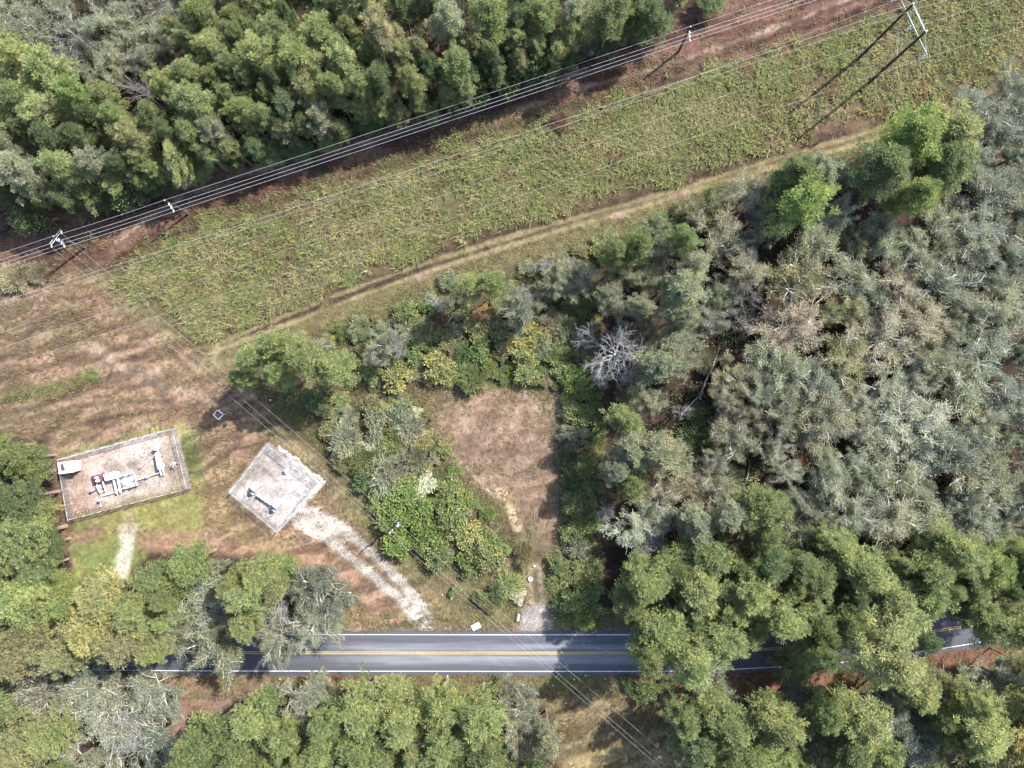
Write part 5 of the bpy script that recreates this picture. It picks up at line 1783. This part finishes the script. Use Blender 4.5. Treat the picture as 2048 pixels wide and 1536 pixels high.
def meter_skid(px, py, label):
    c = PV(px, py, 0.5)
    root = empty('meter_skid', (c.x, c.y, 0), YAW2)
    tag(root, label, 'meter skid', 'meter skids on the square pad')
    # curved white canopy over a grey meter, with a rail frame in front
    mb = MB()
    n = 7
    L = 1.15
    vs, fs = [], []
    for i in range(n):
        t = -0.2 + 1.2 * i / (n - 1)
        y = 1.15 - 0.85 * t
        z = 1.25 + 0.4 * math.sin(0.5 + t * 1.6)
        for x in (-L / 2, L / 2):
            vs.append((x, y, z))
            vs.append((x, y, z - 0.05))
    for i in range(n - 1):
        b = i * 4
        fs += [[b, b + 2, b + 6, b + 4], [b + 1, b + 5, b + 7, b + 3], [b, b + 4, b + 5, b + 1], [b + 2, b + 3, b + 7, b + 6]]
    fs += [[0, 1, 3, 2], [(n - 1) * 4, (n - 1) * 4 + 2, (n - 1) * 4 + 3, (n - 1) * 4 + 1]]
    mb.add(vs, fs)
    mb.build('canopy', M_white, root)
    MB().add([(-0.57, 0.28, 1.60), (0.57, 0.28, 1.60), (0.57, -0.45, 1.22), (-0.57, -0.45, 1.22), (-0.57, 0.28, 1.54), (0.57, 0.28, 1.54), (0.57, -0.45, 1.16), (-0.57, -0.45, 1.16)], [[0, 3, 2, 1], [4, 5, 6, 7], [0, 1, 5, 4], [1, 2, 6, 5], [2, 3, 7, 6], [3, 0, 4, 7]]).build('front_hood', M_grey, root)
    MB().tube([(-0.57, -0.08, 1.47), (0.57, -0.08, 1.47)], 0.03, 6).build('hood_seam', M_galvdark, root)
    for x in (-0.6, 0.6):
        for y in (-0.75, 1.05):
            MB().tube([(x, y, 0), (x, y, 1.55)], 0.04, 6).build('leg', M_galvdark, root)
        MB().tube([(x, -1.45, 0.9), (x, 1.3, 1.5)], 0.035, 6).build('side_rail', M_galvdark, root)
    MB().lathe((0, -0.85, 0.15), [(0.30, 0), (0.38, 0.12), (0.38, 0.75), (0.25, 0.9), (0.1, 0.95)], 14).build('meter', M_dark, root, True)
    MB().box((0.38, -0.68, 0.8), (0.3, 0.3, 0.55), 0, 0.03).build('control_box', M_white, root)
    for x in (-0.4, 0.4):
        MB().tube([(x, -1.1, 0), (x, -1.1, 0.85)], 0.03, 6).tube([(x, -1.75, 0), (x, -1.75, 0.85)], 0.03, 6).tube([(x, -1.1, 0.85), (x, -1.75, 0.85)], 0.03, 6).build('guard_rail', M_galv, root)
    MB().tube([(-0.4, -1.75, 0.85), (0.4, -1.75, 0.85)], 0.03, 6).build('guard_rail', M_galv, root)
    return root


meter_skid(509, 978, 'grey meter skid with white curved canopy near the pad corner away from the road')
meter_skid(552, 1012, 'grey meter skid with white curved canopy near the pad gate')
pa, pb = PV(516, 990, 0.7), PV(542, 1008, 0.7)
pr_ = empty('connecting_pipe', ((pa.x + pb.x) / 2, (pa.y + pb.y) / 2, 0))
tag(pr_, 'thick white pipe joining the two canopied meter skids', 'pipe')
dd_ = (pb - pa) / 2
MB().tube([Vector((-dd_.x * 1.1, -dd_.y * 1.1, 0.75)), Vector((dd_.x * 1.1, dd_.y * 1.1, 0.75))], 0.24, 14).build('pipe', M_white, pr_, True)
for f in (-0.9, -0.3, 0.35, 0.9):
    q = dd_ * f
    MB().tube([Vector((q.x, q.y, 0.75)) - dd_.normalized() * 0.05, Vector((q.x, q.y, 0.75)) + dd_.normalized() * 0.05], 0.33, 14).build('flange', M_white, pr_)
for f in (-0.6, 0.6):
    q = dd_ * f
    MB().box((q.x, q.y, 0.3), (0.3, 0.4, 0.6), YAW2).build('pipe_stand', M_galvdark, pr_)
wv = PV(573, 941, 0.6)
w_ = empty('valve_post', (wv.x, wv.y, 0), YAW2)
tag(w_, 'stubby white valve post standing alone on the square pad', 'valve')
MB().lathe((0, 0, 0), [(0.26, 0), (0.26, 0.15), (0.16, 0.2), (0.16, 0.8), (0.3, 0.85), (0.3, 1.05), (0.1, 1.12)], 14).build('valve_body', M_white, w_, True)
MB().box((0.1, -0.45, 0.3), (0.4, 0.35, 0.6), 0.5, 0.03).build('valve_box', M_white, w_)
# curled geotextile edge beyond the pad
gx = []
ma, mb_ = PV(556, 894), PV(648, 968)
ps = []
for i in range(26):
    t = i / 25
    q = ma.lerp(mb_, t)
    nrm = Vector((ma.y - mb_.y, mb_.x - ma.x, 0)).normalized()
    ps.append(q - nrm * (0.16 * math.sin(i * 1.13) + 0.22 * math.sin(i * 0.47) + 0.12 * math.sin(i * 2.9)))
vs, fs = [], []
for i, q in enumerate(ps):
    nrm = Vector((ma.y - mb_.y, mb_.x - ma.x, 0)).normalized()
    for k, z in ((0.5, 0.05), (0.22, 0.07), (0.0, 0.16 + 0.06 * math.sin(i * 2.3)), (-0.14, 0.08)):
        p = q + nrm * k
        vs.append((p.x, p.y, z))
        vs.append((p.x, p.y, z - 0.05))
for i in range(len(ps) - 1):
    for k in range(3):
        a = i * 8 + k * 2
        fs.append([a, a + 8, a + 10, a + 2])
        fs.append([a + 1, a + 3, a + 11, a + 9])
tag(MB().add(vs, fs).build('ground_sheet', solid('pale_sheet', (0.27, 0.26, 0.225), 0.8, 0, 0.25, 3), None, True), 'curled pale edge of ground sheet outside the square pad fence', 'ground sheet')

# ------------------------------------------------------------------ small things
fc = [PV(434.8, 820, 1.0), PV(447, 828.5, 1.0), PV(436.5, 839, 1.0), PV(426.5, 830, 1.0)]
c0 = sum(fc, Vector((0, 0, 0))) / 4
c0.z = 0
fr = empty('guard_frame', c0)
tag(fr, 'white square pipe guard frame in the tree shade by the compounds', 'guard frame')
for i in range(4):
    a, b = fc[i] - c0, fc[(i + 1) % 4] - c0
    MB().tube([a, b], 0.07, 8).build('rail', M_white, fr)
    MB().tube([Vector((a.x, a.y, -0.3)), Vector((a.x, a.y, 1.05))], 0.055, 8).build('post', M_white, fr)

bp_ = PV(952, 1252, 0)
brd = empty('white_board', bp_, math.radians(-152))
tag(brd, 'blank white board propped on the grass verge beside the road edge', 'board')
ob = MB().box((0, 0, 0.28), (1.5, 0.95, 0.05), 0, 0.01).build('panel', M_white, brd)
for x in (-0.6, 0.6):
    for y in (-0.35, 0.35):
        MB().box((x, y, 0.10), (0.06, 0.06, 0.34)).build('leg', M_galv, brd)

tb_ = PV(1061, 1157, 0)
tub = empty('white_tub', tb_)
tag(tub, 'round white tub lying open on the lot track', 'tub')
MB().lathe((0, 0, 0), [(0.26, 0.0), (0.34, 0.42), (0.37, 0.44), (0.37, 0.47), (0.32, 0.47), (0.25, 0.05)], 18).build('tub_wall', M_white, tub, True)
pl = PV(1069, 1131, 0)
pail = empty('white_pail', pl)
tag(pail, 'tiny white pail at the head of the lot track', 'pail')
MB().lathe((0, 0, 0), [(0.13, 0.0), (0.17, 0.35), (0.19, 0.36), (0.19, 0.39), (0.15, 0.39), (0.12, 0.04)], 14).build('pail_wall', M_white, pail, True)

for px, py, lab in ((231, 1060, 'small dark stump post on the lawn, on the hut side of the white path'), (294, 1058, 'small dark stump post on the lawn, on the pad side of the white path')):
    q = PV(px, py)
    r0 = empty('marker_stump', q)
    tag(r0, lab, 'post', 'stump posts flanking the white path')
    MB().tube([(0, 0, -0.2), (0, 0, 0.62)], [0.16, 0.14], 9).build('stump', M_pole, r0)
    MB().tube([(0, 0, 0.62), (0, 0, 0.68)], [0.15, 0.09], 9).build('stump_top', M_galvdark, r0)

cv = PV(1036, 1234)
cul = empty('culvert_pipe', cv, math.radians(80))
tag(cul, 'dark end of a culvert pipe beside the grey gravel apron', 'culvert')
mb = MB()
for k in range(13):
    pass
mb.tube([(-0.6, 0, 0.22), (0.7, 0, 0.22)], 0.30, 14, False).tube([(-0.6, 0, 0.22), (0.7, 0, 0.22)], 0.24, 14, False)
mb.build('pipe', M_galvdark, cul, True)
MB().box((-0.65, 0, 0.10), (0.12, 1.0, 0.36)).build('headwall', M_pole, cul)


# fallen trunks
def log(pts, r, mat, label, z=0.35):
    ps = [PV(p[0], p[1], z if len(p) < 3 else p[2]) for p in pts]
    o = Vector((ps[0].x, ps[0].y, 0))
    root = empty('fallen_log', o)
    tag(root, label, 'fallen log')
    n = len(ps)
    MB().tube([p - o for p in ps], [r * (1 - 0.6 * i / (n - 1)) for i in range(n)], 8).build('log_trunk', mat, root, True)
    rr = random.Random(len(PLANTS) + n)
    for i in range(1, n):
        for k in range(2):
            q = ps[i - 1].lerp(ps[i], rr.random()) - o
            d = Vector((rr.uniform(-1, 1), rr.uniform(-1, 1), rr.uniform(0.1, 0.9))).normalized() * rr.uniform(0.8, 2.2)
            MB().tube([q, q + d * 0.5 + Vector((0, 0, 0.1)), q + d], [r * 0.4, r * 0.25, r * 0.08], 4).build('broken_branch', mat, root)


log([(372, 1485, 1.2), (385, 1455, 0.8), (400, 1425, 0.5), (407, 1405, 0.3)], 0.13, M_deadtan, 'slender bare log leaning over the reddish gap south of the road')
log([(1398, 800, 0.5), (1412, 760, 1.0), (1425, 735, 1.8), (1440, 690, 2.2)], 0.20, M_deadtan, 'grey fallen trunk lying along the dark gap of the east woods')
log([(1362, 830, 3), (1385, 805, 2.4), (1400, 790, 1.4)], 0.16, M_deadtan, 'pale broken log beside the snag in the east woods gap')
log([(1480, 1000, 0.5), (1496, 950, 0.4), (1500, 925, 0.3)], 0.14, M_deadtan, 'thin pale log on the red earth gap amid the east woods')
log([(1440, 940, 0.4), (1470, 912, 0.5), (1498, 890, 0.9)], 0.16, M_deadtan, 'dull log across the mossy patch of the east woods')
log([(725, 730, 0.8), (745, 736, 0.6)], 0.14, M_dead, 'short white log by the dark hollow near the lot pines')
log([(905, 673, 0.7), (920, 668, 0.6)], 0.12, M_dead, 'short white log with upright snapped twigs in the lot bushes')
log([(895, 645, 0.6), (912, 624, 0.9)], 0.09, M_dead, 'pair of thin pale sticks beneath the pines at the corridor edge')

# scraps of litter along the verges
LITTER = []
mb = MB()
mb.add([(-0.16, -0.1, 0.02), (0.14, -0.13, 0.03), (0.18, 0.09, 0.10), (-0.12, 0.14, 0.04), (0.0, 0.0, 0.16)], [[0, 1, 4], [1, 2, 4], [2, 3, 4], [3, 0, 4], [3, 2, 1, 0]])
scrap_me = mb.mesh('litter_scrap', M_white)
for i, (px, py) in enumerate(((745, 1362), (895, 1352), (1171, 1351), (1210, 1358), (1148, 1358), (1106, 1371), (1090, 1398), (1132, 1406), (1292, 1388), (1289, 1357), (1128, 1447), (1060, 1384), (1110, 1236), (1104, 1230), (1118, 1248), (903, 1197), (885, 1190), (541, 800), (1560, 1335), (1740, 1352), (715, 1229), (395, 1360), (560, 1358))):
    q = PV(px, py, 0)
    o = link('litter_scrap', scrap_me, None, (q.x, q.y, float(ground_z(np.array([q.x]), np.array([q.y]))[0]) + 0.03), (0, 0, i * 1.3))
    s = 0.6 + 0.5 * ((i * 37) % 10) / 10
    o.scale = (s, s, s)
    LITTER.append(dict(o=o, kind='S', px=px, py=py, r=10, col='yg', label=None, group=None, cat='litter'))

# ------------------------------------------------------------------ labels for every tree and bush
LAND = [
    ('the tower', 1725, 145), ('the twin-crossarm pole', 150, 485), ('the brown pole', 360, 420), ('the dark tower-side pole', 1370, 80),
    ('the bleached tree', 1235, 700), ('the bright pines', 1850, 300), ('the dirt clearing', 1000, 900), ('the gravel apron', 1075, 1235),
    ('the control hut', 132, 935), ('the square pad', 555, 975), ('the guard frame', 436, 830), ('the white board', 952, 1252),
    ('the driveway mouth', 850, 1245), ('the white path', 250, 1100), ('the lichened tree', 540, 1240), ('the southern clearing', 1230, 1450),
    ('the roadside red earth', 1950, 1310), ('the fallen trunk', 1420, 740), ('the matted dead tree', 1490, 640), ('the lot pines', 570, 720), ('the half-fallen tree', 268, 168),
    ('the reddish gap', 400, 1400), ('the slim bush pole', 795, 1045), ('the white-limbed tree', 250, 1470), ('the rut sand patch', 1362, 386),
]
AIMS = LAND + [('the top edge', None, -400), ('the bottom edge', None, 1940), ('the west edge', -400, None), ('the east edge', 2450, None)]
ORD = ['first', 'second', 'third', 'fourth', 'fifth', 'sixth', 'seventh', 'eighth', 'ninth', 'tenth', 'eleventh', 'twelfth', 'thirteenth', 'fourteenth', 'fifteenth', 'sixteenth', 'seventeenth', 'eighteenth', 'nineteenth', 'twentieth']


def size_word(kind, r):
    if kind in 'PO':
        return 'broad ' if r > 58 else ('small ' if r < 38 else '')
    return 'wide ' if r > 28 else ('small ' if r < 20 else '')


GROUPS = {'S': 'scraps of white litter', 'P': 'pines of the woods and roadside', 'O': 'oaks of the mixed woods', 'B': 'bare and dead trees', 'D': 'bare and dead trees', 'L': 'leafy shrubs of the lot', 'F': 'feathery shrubs of the lot', 'T': 'grass clumps of the lot'}
used = {}
todo = []
for q in PLANTS + LITTER:
    tag(q['o'], None, q['cat'], GROUPS[q['kind']])
    if q['label']:
        q['o']['label'] = q['label']
        continue
    ds = sorted(LAND, key=lambda l: math.hypot(l[1] - q['px'], l[2] - q['py']))
    A = ds[0]
    vx, vy = q['px'] - A[1], q['py'] - A[2]
    best, bs = None, -2
    for nm, bx_, by_ in AIMS:
        if nm == A[0]:
            continue
        wx = (bx_ - A[1]) if bx_ is not None else 0
        wy = (by_ - A[2]) if by_ is not None else 0
        dl = math.hypot(wx, wy)
        if dl < math.hypot(vx, vy):
            continue
        s = (vx * wx + vy * wy) / (dl * math.hypot(vx, vy) + 1e-6) - dl / 9000.0
        if s > bs:
            bs, best = s, nm
    look = 'white litter scrap' if q['kind'] == 'S' else size_word(q['kind'], q['r']) + (LOOK[q['col']] if isinstance(q['col'], str) else 'pale') + ' ' + NAMES[q['kind']][1]
    todo.append((A[0], best, look, math.hypot(vx, vy), q))
grp = {}
for A, B, look, d, q in todo:
    grp.setdefault((A, B, look), []).append((d, q))
for (A, B, look), lst in grp.items():
    lst.sort(key=lambda t: t[0])
    for i, (d, q) in enumerate(lst):
        if len(lst) == 1:
            lab = f'{look} going from {A} toward {B}'
        else:
            lab = f'{ORD[min(i, 19)]} {look} from {A} toward {B}'
        q['o']['label'] = lab
cnt = {}
for q in PLANTS:
    cnt[q['kind']] = cnt.get(q['kind'], 0) + 1
tri = sum(sum(len(p.vertices) - 2 for p in me.polygons) if len(me.polygons) < 50000 else len(me.polygons) * 2 for me in bpy.data.meshes)
print('PLANTS', cnt, 'words', max(len(o['label'].split()) for o in bpy.data.objects if 'label' in o), 'tris', tri)
